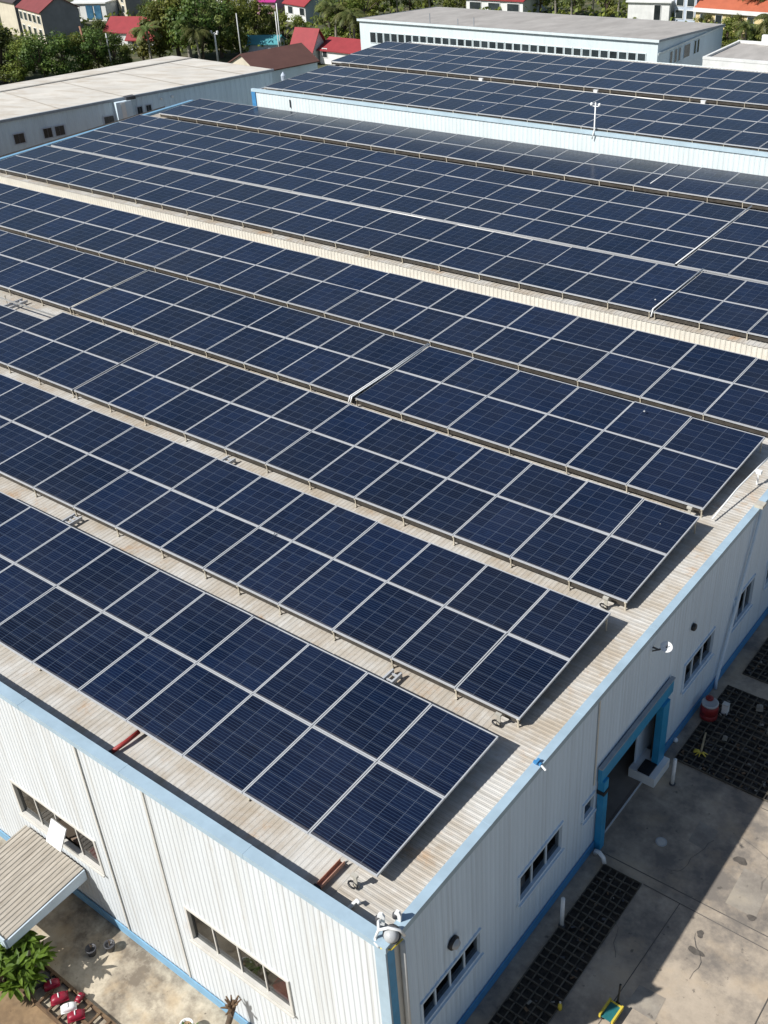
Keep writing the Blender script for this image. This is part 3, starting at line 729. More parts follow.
conduit('conduit', 'white conduit in the break of the four-course field', [(-7.68, 25.7, .46), (-7.68, 32.0, .60)], .024, 'white_paint', 'conduit')
conduit('conduit', 'white conduit across the row at the foot of the rear hall wall', [(-12.4, 33.3, .43), (-12.4, 35.9, .53)], .02, 'white_paint', 'conduit')
conduit('gutter_pipe', 'pale cable duct between the lower and middle field of the upper roof', [(-41.2, yz(26.63, .44), .40), (-.8, yz(26.63, .44), .40)], .04, 'rail', 'duct')
conduit('gutter_pipe', 'pale cable duct lying in the gap of the rear hall roof', [(-37, yz(48.3, 1.3), 1.16), (-1.2, yz(48.3, 1.3), 1.16)], .045, 'rail', 'duct')
q = random.Random(5)
for k, (x, y, z) in enumerate(((-20.2, 42.9, 1.2), (-14.6, 42.95, 1.2), (-27.0, 42.9, 1.2), (-9.3, 42.95, 1.2))):
    b = MB(); b.box(-.10, .10, -.06, .06, 0, .16); b.box(-.12, .12, -.07, .07, .16, .18)
    o = b.build('junction_box', M['white_paint']); o.location = (x, y, z)
    tag(o, 'white junction box in the gap of the rear hall roof', 'junction box', 'white boxes along the rear hall gap')
# tiny white sensors lying on panels
for k, (x, y, z, lab) in enumerate(((-4.10, 16.35, .17, 'pale sensor puck on the fourth row near its right end'), (-8.6, 6.85, .07, 'pale sensor puck on the second row'), (-6.9, 22.6, .45, 'pale sensor puck on the row above the pale step'), (-12.6, 32.7, .6, 'pale sensor puck at the edge of the four-course field'))):
    b = MB(); b.lathe([(.026, 0), (.03, .012), (.02, .03), (.0, .036)], seg=10); o = b.build('sensor', M['grey_dome'], smooth=True); o.location = (x, y, z); tag(o, lab, 'sensor')
# weather mast on the rear hall coping
e = empty('weather_mast', 'thin white weather mast with cup sensors at the rear hall coping', 'weather mast', (-16.80, HY-.02, 1.23))
b = MB(); b.tube([(-.05, -.09, -.32), (0, -.09, -.1), (0, 0, .05), (0, 0, 1.22)], [.022, .03, .035, .03], 8); b.build('pole', M['white_paint'], e, smooth=True)
b = MB(); b.tube([(-.2, 0, 1.06), (.2, 0, 1.06)], .018, 6); b.build('cross_arm', M['white_paint'], e)
for sx in (-1, 1):
    b = MB(); b.lathe([(.0, 1.05), (.06, 1.08), (.07, 1.15), (.04, 1.20), (0, 1.21)], (sx*.19, 0, 0), 10); b.build('sensor_cup', M['white_paint'], e, smooth=True)

# fixture at the front corner: white bent brackets round a grey dome
e = empty('floodlight', 'grey domed floodlight on white bent brackets at the roof corner', 'floodlight', (0, .12, 0))
e.scale = (.9, .9, .9)
b = MB(); Mx = Matrix.Translation((.02, .02, .10)) @ Matrix.Rotation(radians(52), 4, 'X') @ Matrix.Rotation(radians(20), 4, 'Y')
b.lathe([(.0, .13), (.07, .12), (.115, .07), (.13, .0), (.125, -.07), (.10, -.09)], seg=20, M=Mx, c=(0, 0, 0)); b.build('dome', M['grey_dome'], e, smooth=True)
b = MB(); b.lathe([(.15, -.10), (.155, -.02), (.14, -.02)], seg=20, M=Mx); b.build('housing', M['dark_grey'], e, smooth=True)
for pts in ([(-.20, -.13, .03), (-.16, -.08, .20), (-.02, .0, .28), (.14, .10, .24), (.18, .16, .06)], [(-.20, -.13, .03), (-.17, -.18, -.02), (-.08, -.2, -.05)], [(-.16, -.08, .20), (-.24, .02, .24), (-.3, .12, .12)]):
    b = MB(); b.tube(pts, .026, 8); b.build('bracket', M['white_paint'], e, smooth=True)
for x, y, rz in ((-.30, .16, .4), (-.10, .36, .1)):
    b = MB(); Mx = Matrix.Translation((x, y, .06)) @ Matrix.Rotation(rz, 4, 'Z')
    b.prism([(-.05, -.1), (.05, -.1), (.065, .12), (.03, .2), (-.03, .2), (-.065, .12)], -.02, .02); b.v = [tuple(Mx @ Vector(p)) for p in b.v]; b.build('side_plate', M['white_paint'], e)
    b = MB(); b.lathe([(0, .05), (.05, .03), (.055, -.05), (0, -.06)], seg=12); b.v = [tuple(Mx @ Vector((p[0]-.055, p[1], p[2]+.05))) for p in b.v]; b.build('lens', M['dark_grey'], e, smooth=True)
b = MB(); b.tube([(-.05, -.20, -.05), (.10, -.1, -.08), (.14, .16, -.06)], .016, 6); b.build('yellow_strap', M['yellow'], e, smooth=True)
# blue tape roll clipped on the side coping
e = empty('clamp', 'small blue clamp with white strap on the side coping', 'clamp', (-.03, 4.30, .012))
b = MB(); b.box(-.07, .08, -.025, .025, 0, .04); b.box(-.025, .025, -.07, .07, .041, .07); b.build('jaw', M['blue_skirting_dark'], e)
b = MB(); b.tube([(.10, -.03, .04), (.2, -.05, .0)], .02, 6); b.build('strap', M['white_paint'], e)
# lights on the side wall
def wall_dome(label, y, z, r, m, ring):
    e = empty('wall_light', label, 'wall light', (.012, y, z))
    Mx = Matrix.Rotation(radians(90), 4, 'Y') @ Matrix.Rotation(radians(0), 4, 'X')
    b = MB(); b.lathe([(r*1.25, .0), (r*1.25, .05), (r*1.05, .07)], seg=18, M=Mx); b.build('base_ring', M[ring], e, smooth=True)
    b = MB(); b.lathe([(r, .06), (r*.98, r*.6), (r*.7, r*1.15), (0, r*1.35)], seg=18, M=Mx); b.build('lamp_dome', M[m], e, smooth=True)
wall_dome('grey domed wall light above the near side window', 1.62, -1.82, .105, 'grey_dome', 'black')
wall_dome('small dark oval wall light high on the side wall', 10.70, -1.33, .07, 'dark_grey', 'black')
e = empty('dish_antenna', 'white round dish antenna on the side wall below the coping', 'dish antenna', (.01, 8.66, -.46))
e.scale = (.8, .8, .8)
b = MB(); b.tube([(0, 0, 0), (.16, .0, .0), (.24, .08, .04)], .025, 8); b.tube([(0, 0, -.12), (.16, 0, .0)], .018, 6); b.build('arm', M['dark_grey'], e, smooth=True)
Mx = Matrix.Translation((.30, .12, .05)) @ Matrix.Rotation(radians(14), 4, 'Y') @ Matrix.Rotation(radians(22), 4, 'X')
b = MB(); b.lathe([(.0, .0), (.08, .012), (.15, .05), (.155, .045), (.08, -.0), (0, -.014)], seg=22, M=Mx); b.build('dish', M['white_paint'], e, smooth=True)
b = MB(); b.tube([Mx @ Vector((0, 0, .0)), Mx @ Vector((0, .03, .10))], .014, 6); b.build('feed', M['dark_grey'], e)

# ------------------------------------------------------------------ side yard things
def grid_pit(label, x0, x1, y0, y1, nx, ny, pm='pit'):
    e = empty('grid_pit', label, 'grid pit', (x0, y0, GS), 0, 'dark pits under square grids beside the side wall')
    X, Y = x1-x0, y1-y0
    b = MB(); b.quad((0, 0, .006), (X, 0, .006), (X, Y, .006), (0, Y, .006)); b.build('pit_bed', M[pm], e)
    b = MB(); q = random.Random(int(x0*100+y0*10)); w2 = .011
    for i in range(nx+1):
        x = X*i/nx; k = 0; y = 0
        while y < Y-.01:
            l = min(q.uniform(.4, 1.2), Y-y); j = q.uniform(-.012, .012); b.box(max(0, x+j-w2), min(X, x+j+w2), y+.001, y+l-.001, .01, .055+q.uniform(-.008, .008)); y += l
    for i in range(ny+1):
        y = Y*i/ny; x = 0
        while x < X-.01:
            l = min(q.uniform(.3, .7), X-x); j = q.uniform(-.012, .012); b.box(x+.001, x+l-.001, max(0, y+j-w2), min(Y, y+j+w2), .012, .058+q.uniform(-.012, .006)); x += l
    b.build('grid', M['grid_bar'], e)
    b = MB()
    for k in range(int(X*Y*(34 if pm == 'pit_litter' else 12))):
        x, y, a, l = q.uniform(.06, X-.06), q.uniform(.06, Y-.06), q.uniform(0, 6.28), q.uniform(.012, .05); Mx = Matrix.Translation((x, y, q.uniform(.012, .05))) @ Matrix.Rotation(a, 4, 'Z') @ Matrix.Rotation(q.uniform(-.6, .6), 4, 'X')
        b.box(-l, l, -l*q.uniform(.3, .8), l*.5, -.006, .006, q.choice((0, 0, 0, 1, 1, 1, 2)), M=Mx)
    o = b.build('litter', [M['dark_grey'], M['timber'], M['litter_grey']], e); o['kind'] = 'stuff'
    return e
grid_pit('long dark grid pit beside the wall nearest the bottom of the photo', .40, 1.25, -.2, 6.36, 5, 36)
grid_pit('broad littered grid pit beyond the blue door, near the red drum', .30, 2.75, 9.82, 12.75, 13, 16, 'pit_litter')
grid_pit('farthest grid pit, past the concrete strip beyond the red drum', .42, 2.9, 13.35, 17.5, 13, 22, 'pit_litter')
# grey blocks lying on the broad pit
for k, (x, y, a, rz, lab) in enumerate(((1.25, 12.35, .16, .4, 'pale broken block at the far edge of the littered pit'), (1.78, 11.75, .2, 1.0, 'upright pale block on the littered pit near the right edge'), (.98, 11.0, .11, .2, 'small grey stone in the middle of the littered pit'))):
    b = MB(); b.prism([(-a*.5, 0), (a*.5, 0), (a*.46, a*.7), (a*.1, a*.85), (-a*.42, a*.72)], -a*.4, a*.35); b.prism([(-a*.2, a*.5), (a*.3, a*.5), (a*.25, a*.95), (-a*.1, a)], -a*.25, a*.2)
    o = b.build('block', M['litter_grey']); o.location = (x, y, GS+.05); o.rotation_euler = (0, 0, rz); tag(o, lab, 'concrete block')
def stake(label, x, y, h, lean):
    e = empty('bollard', label, 'bollard', (x, y, GS), 0)
    b = MB(); b.tube([(0, 0, 0), (lean[0], lean[1], h)], .04, 12); b.build('post', M['white_paint'], e, smooth=True)
    b = MB(); b.lathe([(.07, 0), (.07, .02), (.045, .03)], seg=12); b.build('foot_plate', M['dark_grey'], e)
stake('white pipe bollard between the blue door and the littered pit', .58, 9.14, .72, (-.02, .05))
stake('white pipe bollard beside the long grid pit', .43, 4.62, .78, (-.02, .04))
stake('white pipe bollard at the bottom edge beside the long pit', 1.36, 2.35, .55, (0, 0))
e = empty('drum', 'red drum with grey dished lid standing against the side wall', 'drum', (.36, 11.50, GS))
e.scale = (.88, .88, .86)
b = MB(); b.lathe([(.20, 0), (.23, .05), (.235, .2), (.22, .21), (.235, .22), (.235, .42), (.21, .52)], seg=24); b.build('barrel', M['drum_red'], e, smooth=True)
b = MB(); b.lathe([(.215, .50), (.22, .56), (.19, .57), (.16, .54), (.0, .53)], seg=24); b.build('lid', M['grey_dome'], e, smooth=True)
b = MB(); b.lathe([(.10, 0), (.11, .05), (.07, .09), (0, .10)], (-.08, .14, .52), 18); b.build('red_cap', M['drum_red'], e, smooth=True)
e = empty('carton', 'small white carton behind the red drum', 'carton', (.62, 11.85, GS)); 
b = MB(); b.box(-.07, .07, -.06, .06, 0, .28); b.build('box', M['white_paint'], e); b = MB(); b.box(-.075, .075, -.065, .065, .28, .30); b.build('flap', M['trim_grey'], e)
e = empty('mop', 'pale stick with a yellow tuft lying across the littered pit', 'mop', (.72, 10.28, GS+.07))
b = MB(); b.tube([(0, 0, 0), (-.10, .38, .02), (-.16, .62, .03)], .024, 8); b.build('stick', M['plank'], e, smooth=True)
b = MB(); q = random.Random(4)
for k in range(16):
    a = q.uniform(2.6, 6.8); b.tube([(0, 0, 0), (.06*cos(a), .06*sin(a), .05), (.16*cos(a), .16*sin(a), .015)], [.014, .016, .004], 5)
b.build('tuft', M['yellow'], e)
e = empty('drain_cover', 'pale round drain cover in the shaded yard slab', 'drain cover', (1.09, 7.56, GS))
b = MB(); b.lathe([(.12, .004), (.12, .018), (.105, .02), (.10, .012), (0, .012)], seg=24); b.build('ring', M['grey_dome'], e)
b = MB(); b.lathe([(.095, .013), (.09, .02), (0, .024)], seg=20); b.build('lid', M['trim_grey'], e)
b = MB(); b.tube([(.0, 0, .02), (.04, -.04, .16), (.14, -.08, .22), (.24, -.10, .16), (.28, -.11, .02)], .045, 10)
o = b.build('pipe_elbow', M['white_paint'], smooth=True); o.location = (.12, 6.50, GS); tag(o, 'white pipe bend standing at the foot of the blue door post', 'pipe')
b = MB(); b.lathe([(0, 0), (.05, .01), (.06, .06), (.03, .11), (0, .12)], seg=10); o = b.build('lamp', M['white_paint'], smooth=True); o.location = (.08, 10.35, GS); tag(o, 'small white globe lying at the foot of the blue skirting', 'lamp')
e = empty('hand_cart', 'low hand cart with green deck, yellow sides and black upright handle', 'hand cart', (2.08, 3.52, GS), radians(-2))
e.scale = (.8, .85, 1)
b = MB(); b.box(-.13, .13, -.20, .20, .10, .13); b.build('deck', M['teal'], e)
for sx in (-1, 1):
    b = MB(); b.box(sx*.155-.022, sx*.155+.022, -.23, .23, .09, .19); b.build('side_rail', M['yellow'], e)
    for sy in (-1, 1):
        b = MB(); b.tube([(sx*.115-.02, sy*.15, .045), (sx*.115+.02, sy*.15, .045)], .045, 12); b.build('wheel', M['black'], e)
b = MB(); b.box(-.13, .13, .20, .225, .09, .16); b.build('end_rail', M['yellow'], e)
b = MB(); b.tube([(0, .26, .08), (0, .30, .36), (0, .32, .62)], [.03, .022, .028], 8); b.box(-.05, .05, .23, .30, .06, .12); b.build('handle', M['black'], e)
e = empty('bottle', 'tiny yellow bottle at the edge of the long grid pit', 'bottle', (1.28, 3.10, GS))
b = MB(); b.lathe([(.035, 0), (.04, .02), (.038, .13), (.015, .17), (.015, .2)], seg=12); b.build('body', M['yellow'], e, smooth=True)
b = MB(); b.lathe([(.018, .195), (.018, .225), (0, .225)], seg=10); b.build('cap', M['trim_grey'], e)

# ------------------------------------------------------------------ front yard things
e = empty('canopy', 'lean-to entrance canopy with grey-brown ribbed sheet roof on the front wall', 'canopy', (-9.4, 0, GF))
cz = -4.42-GF
b = MB(); P = corr_profile(-.98, 1.03, .115, .018)
for (a, o_), (c, q_) in zip(P, P[1:]): b.quad((a, -2.06, cz+o_-.12), (c, -2.06, cz+q_-.12), (c, -.055, cz+q_), (a, -.055, cz+o_))
b.build('roof_sheet', M['canopy_sheet'], e)
b = MB(); b.box(-1.0, 1.05, -2.10, -2.065, cz-.34, cz-.06); b.build('front_fascia', M['canopy_fascia'], e)
b = MB(); b.prism([(-2.064, cz-.34), (-.056, cz-.30), (-.056, cz-.01), (-2.064, cz-.125)], 1.034, 1.07, axis='x'); b.build('side_fascia', M['canopy_fascia'], e)
b = MB(); b.quad((-.98, -2.06, cz-.30), (-.98, -.06, cz-.28), (1.03, -.06, cz-.28), (1.03, -2.06, cz-.30)); b.build('soffit', M['interior'], e)
b = MB(); b.box(-1.0, -.9, -2.06, -1.96, 0, cz-.33); b.build('post', M['canopy_fascia'], e)
b = MB(); b.box(.55, .62, -1.7, -.1, cz-.52, cz-.37); b.build('beam', M['timber'], e)
b = MB(); b.box(-.14, .14, -.09, .09, 0, .10); b.box(-.16, .16, -.105, .105, .10, .125)
o = b.build('crate', M['plank']); o.location = (-8.50, -1.45, GF+.02); o.rotation_euler = (0, 0, .3); tag(o, 'tan plywood box just clear of the canopy edge', 'crate')
# planting bed with timber lattice, soil behind it
b = MB(); b.box(-16, -3.2, -6, -2.22, GF+.002, GF+.03)
tag(b.build('flower_bed', M['soil']), None, None, kind='structure')
e = empty('timber_rack', 'low brown timber lattice rack holding the red tubs', 'timber rack', (-7.0, -1.86, GF))
for y in (-.34, -.02, .30):
    b = MB(); b.box(-1.5, 3.0, y-.03, y+.03, .0, .09); b.build('rail', M['timber'], e)
for k in range(16):
    b = MB(); x = -1.5+k*.3; b.box(x-.025, x+.025, -.31, .27, .091, .13); b.build('slat', M['timber'], e)
def hump(label, loc, m, rz, s=1, name='plastic_tub', cat='plastic tub', group=None, handle=True):
    e = empty(name, label, cat, loc, rz, group); e.scale = (.95, 1.08, .62)
    b = MB(); n = 8; rows_ = []
    for i, (t, zz) in enumerate(((1.0, .0), (1.04, .06), (.98, .14), (.78, .20), (.40, .232), (.0, .24))):
        rows_.append((t, zz))
    n0 = len(b.v)
    for t, zz in rows_:
        for k in range(20):
            a = 2*pi*k/20; ca, sa = cos(a), sin(a)
            x = .115*t*math.copysign(abs(ca)**.6, ca); y = .17*t*math.copysign(abs(sa)**.6, sa); b.v.append((x*s, y*s, zz*s))
    for i in range(len(rows_)-1):
        for k in range(20):
            j = (k+1) % 20; b.f.append((n0+i*20+k, n0+i*20+j, n0+(i+1)*20+j, n0+(i+1)*20+k)); b.m.append(0)
    b.build('shell', M[m], e, smooth=True)
    b = MB(); b.box(-.125*s, .125*s, -.18*s, .18*s, 0, .035*s); b.build('rim', M[m], e)
    if handle:
        b = MB(); b.tube([(-.06*s, 0, .21*s), (-.04*s, 0, .27*s), (.04*s, 0, .27*s), (.06*s, 0, .21*s)], .012*s, 6); b.build('handle', M['white_paint'], e, smooth=True)
zt = GF+.131
hump('upturned red tub nearest the shrub, beside the black one', (-7.68, -1.78, zt), 'red_plastic', -.5, .82)
hump('upturned red tub in the middle of the rack with a pale handle', (-7.30, -1.88, zt), 'red_plastic', -.5, .92)
hump('upturned white tub between two red ones', (-6.98, -1.90, zt), 'white_paint', -.6, .8)
hump('upturned red tub farthest from the shrub', (-6.72, -1.92, zt), 'red_plastic', -.6, .88)
hump('small red tub on the far rail of the timber rack', (-6.98, -1.62, zt), 'red_plastic', .3, .55)
hump('black tub half under the shrub leaves', (-7.95, -1.88, zt), 'black', -.5, 1.15)
for x, y, lab in ((-7.66, -.78, 'dark plant pot on the yard nearest the timber rack'), (-7.42, -.48, 'dark plant pot on the yard nearer the front wall')):
    e = empty('plant_pot', lab, 'plant pot', (x, y, GF))
    b = MB(); b.lathe([(.08, 0), (.11, .16), (.12, .16), (.12, .20), (.10, .20), (.09, .15), (0, .14)], seg=14); b.build('pot', M['dark_grey'], e, smooth=True)
    b = MB(); b.tube([(0, 0, .14), (.03, .02, .3)], .012, 6); b.tube([(0, 0, .14), (-.05, .03, .26)], .01, 6); b.build('stem', M['bark'], e)

def leaf(mb, base, d, up, L, W, droop=.25, m=0):
    d = Vector(d).normalized(); s = d.cross(Vector(up)); 
    if s.length < 1e-3: s = Vector((1, 0, 0))
    s.normalize(); n = s.cross(d); base = Vector(base)
    p = [base, base+d*L*.35+n*.05*L, base+d*L*.75-n*droop*.35*L, base+d*L-n*droop*L]; ww = [W*.15, W*.5, W*.4, 0.0]
    k = len(mb.v)
    for q_, x in zip(p, ww): mb.v += [tuple(q_-s*x), tuple(q_+n*x*-.25), tuple(q_+s*x)]
    for i in range(3):
        for j in range(2):
            mb.f.append((k+i*3+j, k+i*3+j+1, k+(i+1)*3+j+1, k+(i+1)*3+j)); mb.m.append(m)
# broad-leaved shrub at the lower left
e = empty('shrub', 'bright green broad-leaved shrub at the lower left edge', 'shrub', (-8.55, -2.32, GF))
b = MB(); q = random.Random(12); tips = []
for k in range(30):
    a = q.uniform(0, 6.28); r = q.uniform(.1, .85); tp = Vector((r*cos(a), r*sin(a), q.uniform(.7, 1.35)-r*.45)); tips.append(tp)
    b.tube([(0, 0, 0), tp*.5+Vector((0, 0, .12)), tp], [.035, .022, .012], 5)
b.build('stems', M['bark'], e)
b = MB()
for tp in tips:
    for j in range(q.randint(16, 22)):
        a = q.uniform(0, 6.28); el = q.uniform(-.35, .9); leaf(b, tp+Vector((0, 0, q.uniform(-.12, .05))), (cos(a)*cos(el), sin(a)*cos(el), sin(el)), (0, 0, 1), q.uniform(.26, .42), q.uniform(.08, .12), q.uniform(.1, .4))
b.build('foliage', M['shrub_leaf'], e)
# cut palm stub against the front wall
e = empty('palm_stump', 'leaning trimmed palm stub with frayed brown top by the front wall', 'palm', (-3.98, -.50, GF))
b = MB(); b.tube([(0, 0, 0), (.03, .06, .35), (.10, .16, .70), (.14, .24, 1.0)], [.075, .06, .06, .075], 9); b.build('trunk', M['bark'], e, smooth=True)
b = MB(); q = random.Random(3)
for k in range(16):
    a = q.uniform(0, 6.28); el = q.uniform(.1, 1.3); d = Vector((cos(a)*cos(el), sin(a)*cos(el), sin(el))); o0 = Vector((.14, .24, .98))
    b.tube([o0, o0+d*.12, o0+d*q.uniform(.18, .30)+Vector((0, 0, -.03))], [.03, .026, .014], 5)
b.build('cut_fronds', M['timber'], e)
e = empty('shrub', 'small low green bush beside the trimmed palm stub', 'shrub', (-4.50, -.95, GF))
b = MB()
for k in range(90):
    a = q.uniform(0, 6.28); el = q.uniform(-.1, 1.3); r = q.uniform(.05, .2); leaf(b, (r*cos(a), r*sin(a), q.uniform(.1, .32)), (cos(a)*cos(el), sin(a)*cos(el), sin(el)), (0, 0, 1), q.uniform(.12, .2), .05, .2)
b.build('foliage', M['shrub_leaf'], e)
b = MB(); b.tube([(0, 0, 0), (0, 0, .2)], .02, 6); b.build('stem', M['bark'], e)
e = empty('plant_pot', 'white plant pot at the bottom edge beside the low bush', 'plant pot', (-4.72, -.78, GF))
b = MB(); b.lathe([(.09, 0), (.13, .24), (.14, .24), (.14, .28), (.12, .28), (.11, .22), (0, .2)], seg=16); b.build('pot', M['white_paint'], e, smooth=True)
b = MB(); b.lathe([(.108, .221), (0, .224)], seg=14); b.build('earth', M['soil'], e)

# ------------------------------------------------------------------ neighbouring workshop on the left
a19 = radians(19.3); d_ = Vector((sin(a19), cos(a19))); p_ = Vector((-cos(a19), sin(a19)))
E0 = Vector((-44.75, 45.4)); WL = 44.0
NB = empty('workshop', 'long grey-blue workshop with pale sheet roof left of the solar roof', 'workshop', (*E0, GF))
def nb(s, t, z): v = E0 + d_*s + p_*t; return (v.x-E0.x, v.y-E0.y, z-GF)     # s along the eaves, t away from us
b = MB(); P = corr_profile(-WL, 0, .35, .02); wins = [(-16.95, -16.35), (-15.2, -14.7), (-14.5, -13.95), (-11.45, -10.85), (-9.3, -8.98), (-8.72, -8.4)]
for (u0, o0), (u1, o1) in zip(P, P[1:]): b.quad(nb(u0, -o0, GF), nb(u1, -o1, GF), nb(u1, -o1, -.06), nb(u0, -o0, -.06))
b.quad(nb(0, 0, GF), nb(0, 16.5, GF), nb(0, 16.5, -1.34), nb(0, 0, -.06)); b.quad(nb(-WL, 16.5, GF), nb(0, 16.5, GF), nb(0, 16.5, -1.34), nb(-WL, 16.5, -1.34))
b.build('wall', M['neigh_wall'], NB)
b = MB(); b.quad(nb(-WL, -.12, .0), nb(.1, -.12, .0), nb(.1, 12.6, -.97), nb(-WL, 12.6, -.97)); b.quad(nb(-WL, -.12, -.05), nb(.1, -.12, -.05), nb(.1, -.12, 0), nb(-WL, -.12, 0))
b.quad(nb(-WL, 13.0, -.99), nb(.1, 13.0, -.99), nb(.1, 16.7, -1.30), nb(-WL, 16.7, -1.30)); b.quad(nb(.1, -.12, 0), nb(.1, 12.6, -.97), nb(.1, 12.6, -1.05), nb(.1, -.12, -.08))
b.quad(nb(-WL, 12.6, -1.06), nb(.1, 12.6, -1.06), nb(.1, 13.0, -1.09), nb(-WL, 13.0, -1.09))
b.build('roof', M['neigh_roof'], NB)
b = MB()
for t in (12.62, 12.95): b.quad(nb(-WL, t, -.955), nb(.05, t, -.955), nb(.05, t+.1, -.955), nb(-WL, t+.1, -.955)); 
b.quad(nb(-WL, 12.6, -1.06), nb(.05, 12.6, -1.06), nb(.05, 12.6, -.955), nb(-WL, 12.6, -.955))
b.build('roof_gutter', M['seam_dark'], NB)
for k in range(11):
    b = MB(); s = -WL+2+k*4.0; b.quad(nb(s, 0, .008), nb(s+.10, 0, .008), nb(s+.10, 12.55, -.955), nb(s, 12.55, -.955)); b.build('roof_seam', M['seam_tan'], NB)
b = MB()
b.quad(nb(-WL, -.15, -.14), nb(.12, -.15, -.14), nb(.12, -.15, .012), nb(-WL, -.15, .012)); b.quad(nb(-WL, -.15, .012), nb(.12, -.15, .012), nb(.12, .02, .006), nb(-WL, .02, .006)); b.build('eaves_trim', M['edge_grey'], NB)
for u0, u1 in wins:
    b = MB(); za, zb = (-1.45, -.92) if u0 < -10 else (-1.17, -.72)
    for (s0, s1, z0, z1) in ((u0-.06, u0, za-.06, zb+.06), (u1, u1+.06, za-.06, zb+.06), (u0, u1, zb, zb+.06), (u0, u1, za-.06, za)):
        b.quad(nb(s0, -.05, z0), nb(s1, -.05, z0), nb(s1, -.05, z1), nb(s0, -.05, z1))
    w_ = b.build('window', M['h_bluegrey'], NB)
    b = MB(); m_ = (u0+u1)/2
    for s0, s1 in ((u0, m_-.03), (m_+.03, u1)): b.quad(nb(s0, -.045, za), nb(s1, -.045, za), nb(s1, -.045, zb), nb(s0, -.045, zb))
    b.build('pane', M['far_glass'], w_)
    b = MB(); b.quad(nb(m_-.03, -.052, za), nb(m_+.03, -.052, za), nb(m_+.03, -.052, zb), nb(m_-.03, -.052, zb)); b.build('mullion', M['dark_grey'], w_)
def nbbox(b, s0, s1, t0, t1, z0, z1):
    q = [nb(s, t, z) for z in (z0, z1) for t in (t0, t1) for s in (s0, s1)]; n = len(b.v); b.v += q
    for f in ((0,2,3,1),(4,5,7,6),(0,1,5,4),(2,6,7,3),(0,4,6,2),(1,3,7,5)): b.f.append(tuple(n+i for i in f)); b.m.append(0)
b = MB(); nbbox(b, -10.72, -9.75, -.5, -.03, GF, -.16); b.build('stair_tower', M['neigh_wall'], NB)
b = MB(); nbbox(b, -10.42, -10.16, -.54, -.505, GF, -.2); b.build('tower_panel', M['white_paint'], NB)
b = MB(); nbbox(b, -10.0, -9.4, -.4, .1, -.15, .03); b.build('tower_cap', M['dark_grey'], NB)
b = MB(); 
for s in (-7.75, -7.0): nbbox(b, s, s+.12, -.12, -.03, -.55, -.42)
b.build('wall_lamp', M['white_paint'], NB)
e = empty('street_lamp', 'small dark lantern on a post at the end of the workshop wall', 'street lamp', (-42.4, 44.0, GF))
b = MB(); b.tube([(0, 0, 0), (0, 0, 5.6)], .05, 6); b.build('pole', M['dark_grey'], e); b = MB(); b.lathe([(.05, 5.6), (.14, 5.7), (.16, 6.0), (.05, 6.15), (0, 6.2)], seg=10); b.build('lantern', M['h_bluegrey'], e)

# ------------------------------------------------------------------ white building behind the rear hall
bx0, bx1, by0, by1 = -51.0, -26.1, 62.0, 72.3
BB = empty('warehouse', 'white flat-topped warehouse with a strip of dark square windows behind the hall', 'warehouse', (-38, by0, GF))
b = PB(); b.quad((bx0, by0, GF), (bx1, by0, GF), (bx1, by0, -.03), (bx0, by0, -.03)); b.build('front_wall', M['hall_wall'], root=BB)
b = PB(); b.quad((bx1, by0, GF), (bx1, by1, GF), (bx1, by1, -.75), (bx1, by0, -.03)); b.build('side_wall', M['neigh_wall'], root=BB)  # bluer than the white front: the shade of this side is put into its colour
b = PB(); b.quad((bx0, by0, GF), (bx0, by1, GF), (bx0, by1, -.75), (bx0, by0, -.03)); b.quad((bx0, by1, GF), (bx1, by1, GF), (bx1, by1, -.75), (bx0, by1, -.75)); b.build('rear_wall', M['hall_wall'], root=BB)
b = PB(); b.quad((bx0-.1, by0-.12, .0), (bx1+.1, by0-.12, .0), (bx1+.1, by1+.1, -.76), (bx0-.1, by1+.1, -.76)); b.build('roof', M['flat_roof'], root=BB)
b = PB(); b.box(bx0-.12, bx1+.12, by0-.16, by0-.122, -.14, .02); b.box(bx1+.102, bx1+.13, by0-.12, by1, -.9, -.78); b.build('roof_edge', M['hall_wall'], root=BB)
b = PB(); b.prism([(by0-.12, -.10), (by1, -.86), (by1, -.72), (by0-.12, .03)], bx0-.14, bx0-.101, axis='x'); b.prism([(by0-.12, -.10), (by1, -.86), (by1, -.72), (by0-.12, .03)], bx1+.101, bx1+.14, axis='x'); b.build('roof_edge', M['edge_grey'], root=BB)
nw = 34
for k in range(nw):
    x = bx0+1.0+k*(bx1-bx0-1.7)/nw
    b = PB(); b.box(x-.03, x+.60, by0-.035, by0-.004, -1.66, -.85); w_ = b.build('window', M['hall_wall'], root=BB)
    b = MB(); b.box(x+.02, x+.55, by0-.045, by0-.036, -1.61, -.90); b.v = [tuple(Vector(p)-Vector(BB.location)) for p in b.v]; b.build('pane', M['far_glass'], w_)
for y, w0 in ((63.9, .3), (64.6, .3), (65.2, .25), (66.0, .9), (67.6, .25), (68.1, .25)):
    b = PB(); b.box(bx1+.004, bx1+.03, y-.04, y+w0+.04, -1.9, -1.0); w_ = b.build('window', M['neigh_wall'], root=BB)
    b = MB(); b.box(bx1+.031, bx1+.04, y, y+w0, -1.85, -1.05); b.v = [tuple(Vector(p)-Vector(BB.location)) for p in b.v]; b.build('pane', M['far_glass'], w_)
for x, h in ((-44.5, .8), (-42.0, .5), (-40.6, .7)):
    b = PB(); b.tube([(x, by0+.3, -.02), (x, by0+.3, h*.8)], .03, 6); b.build('vent_pipe', M['edge_grey'], root=BB)

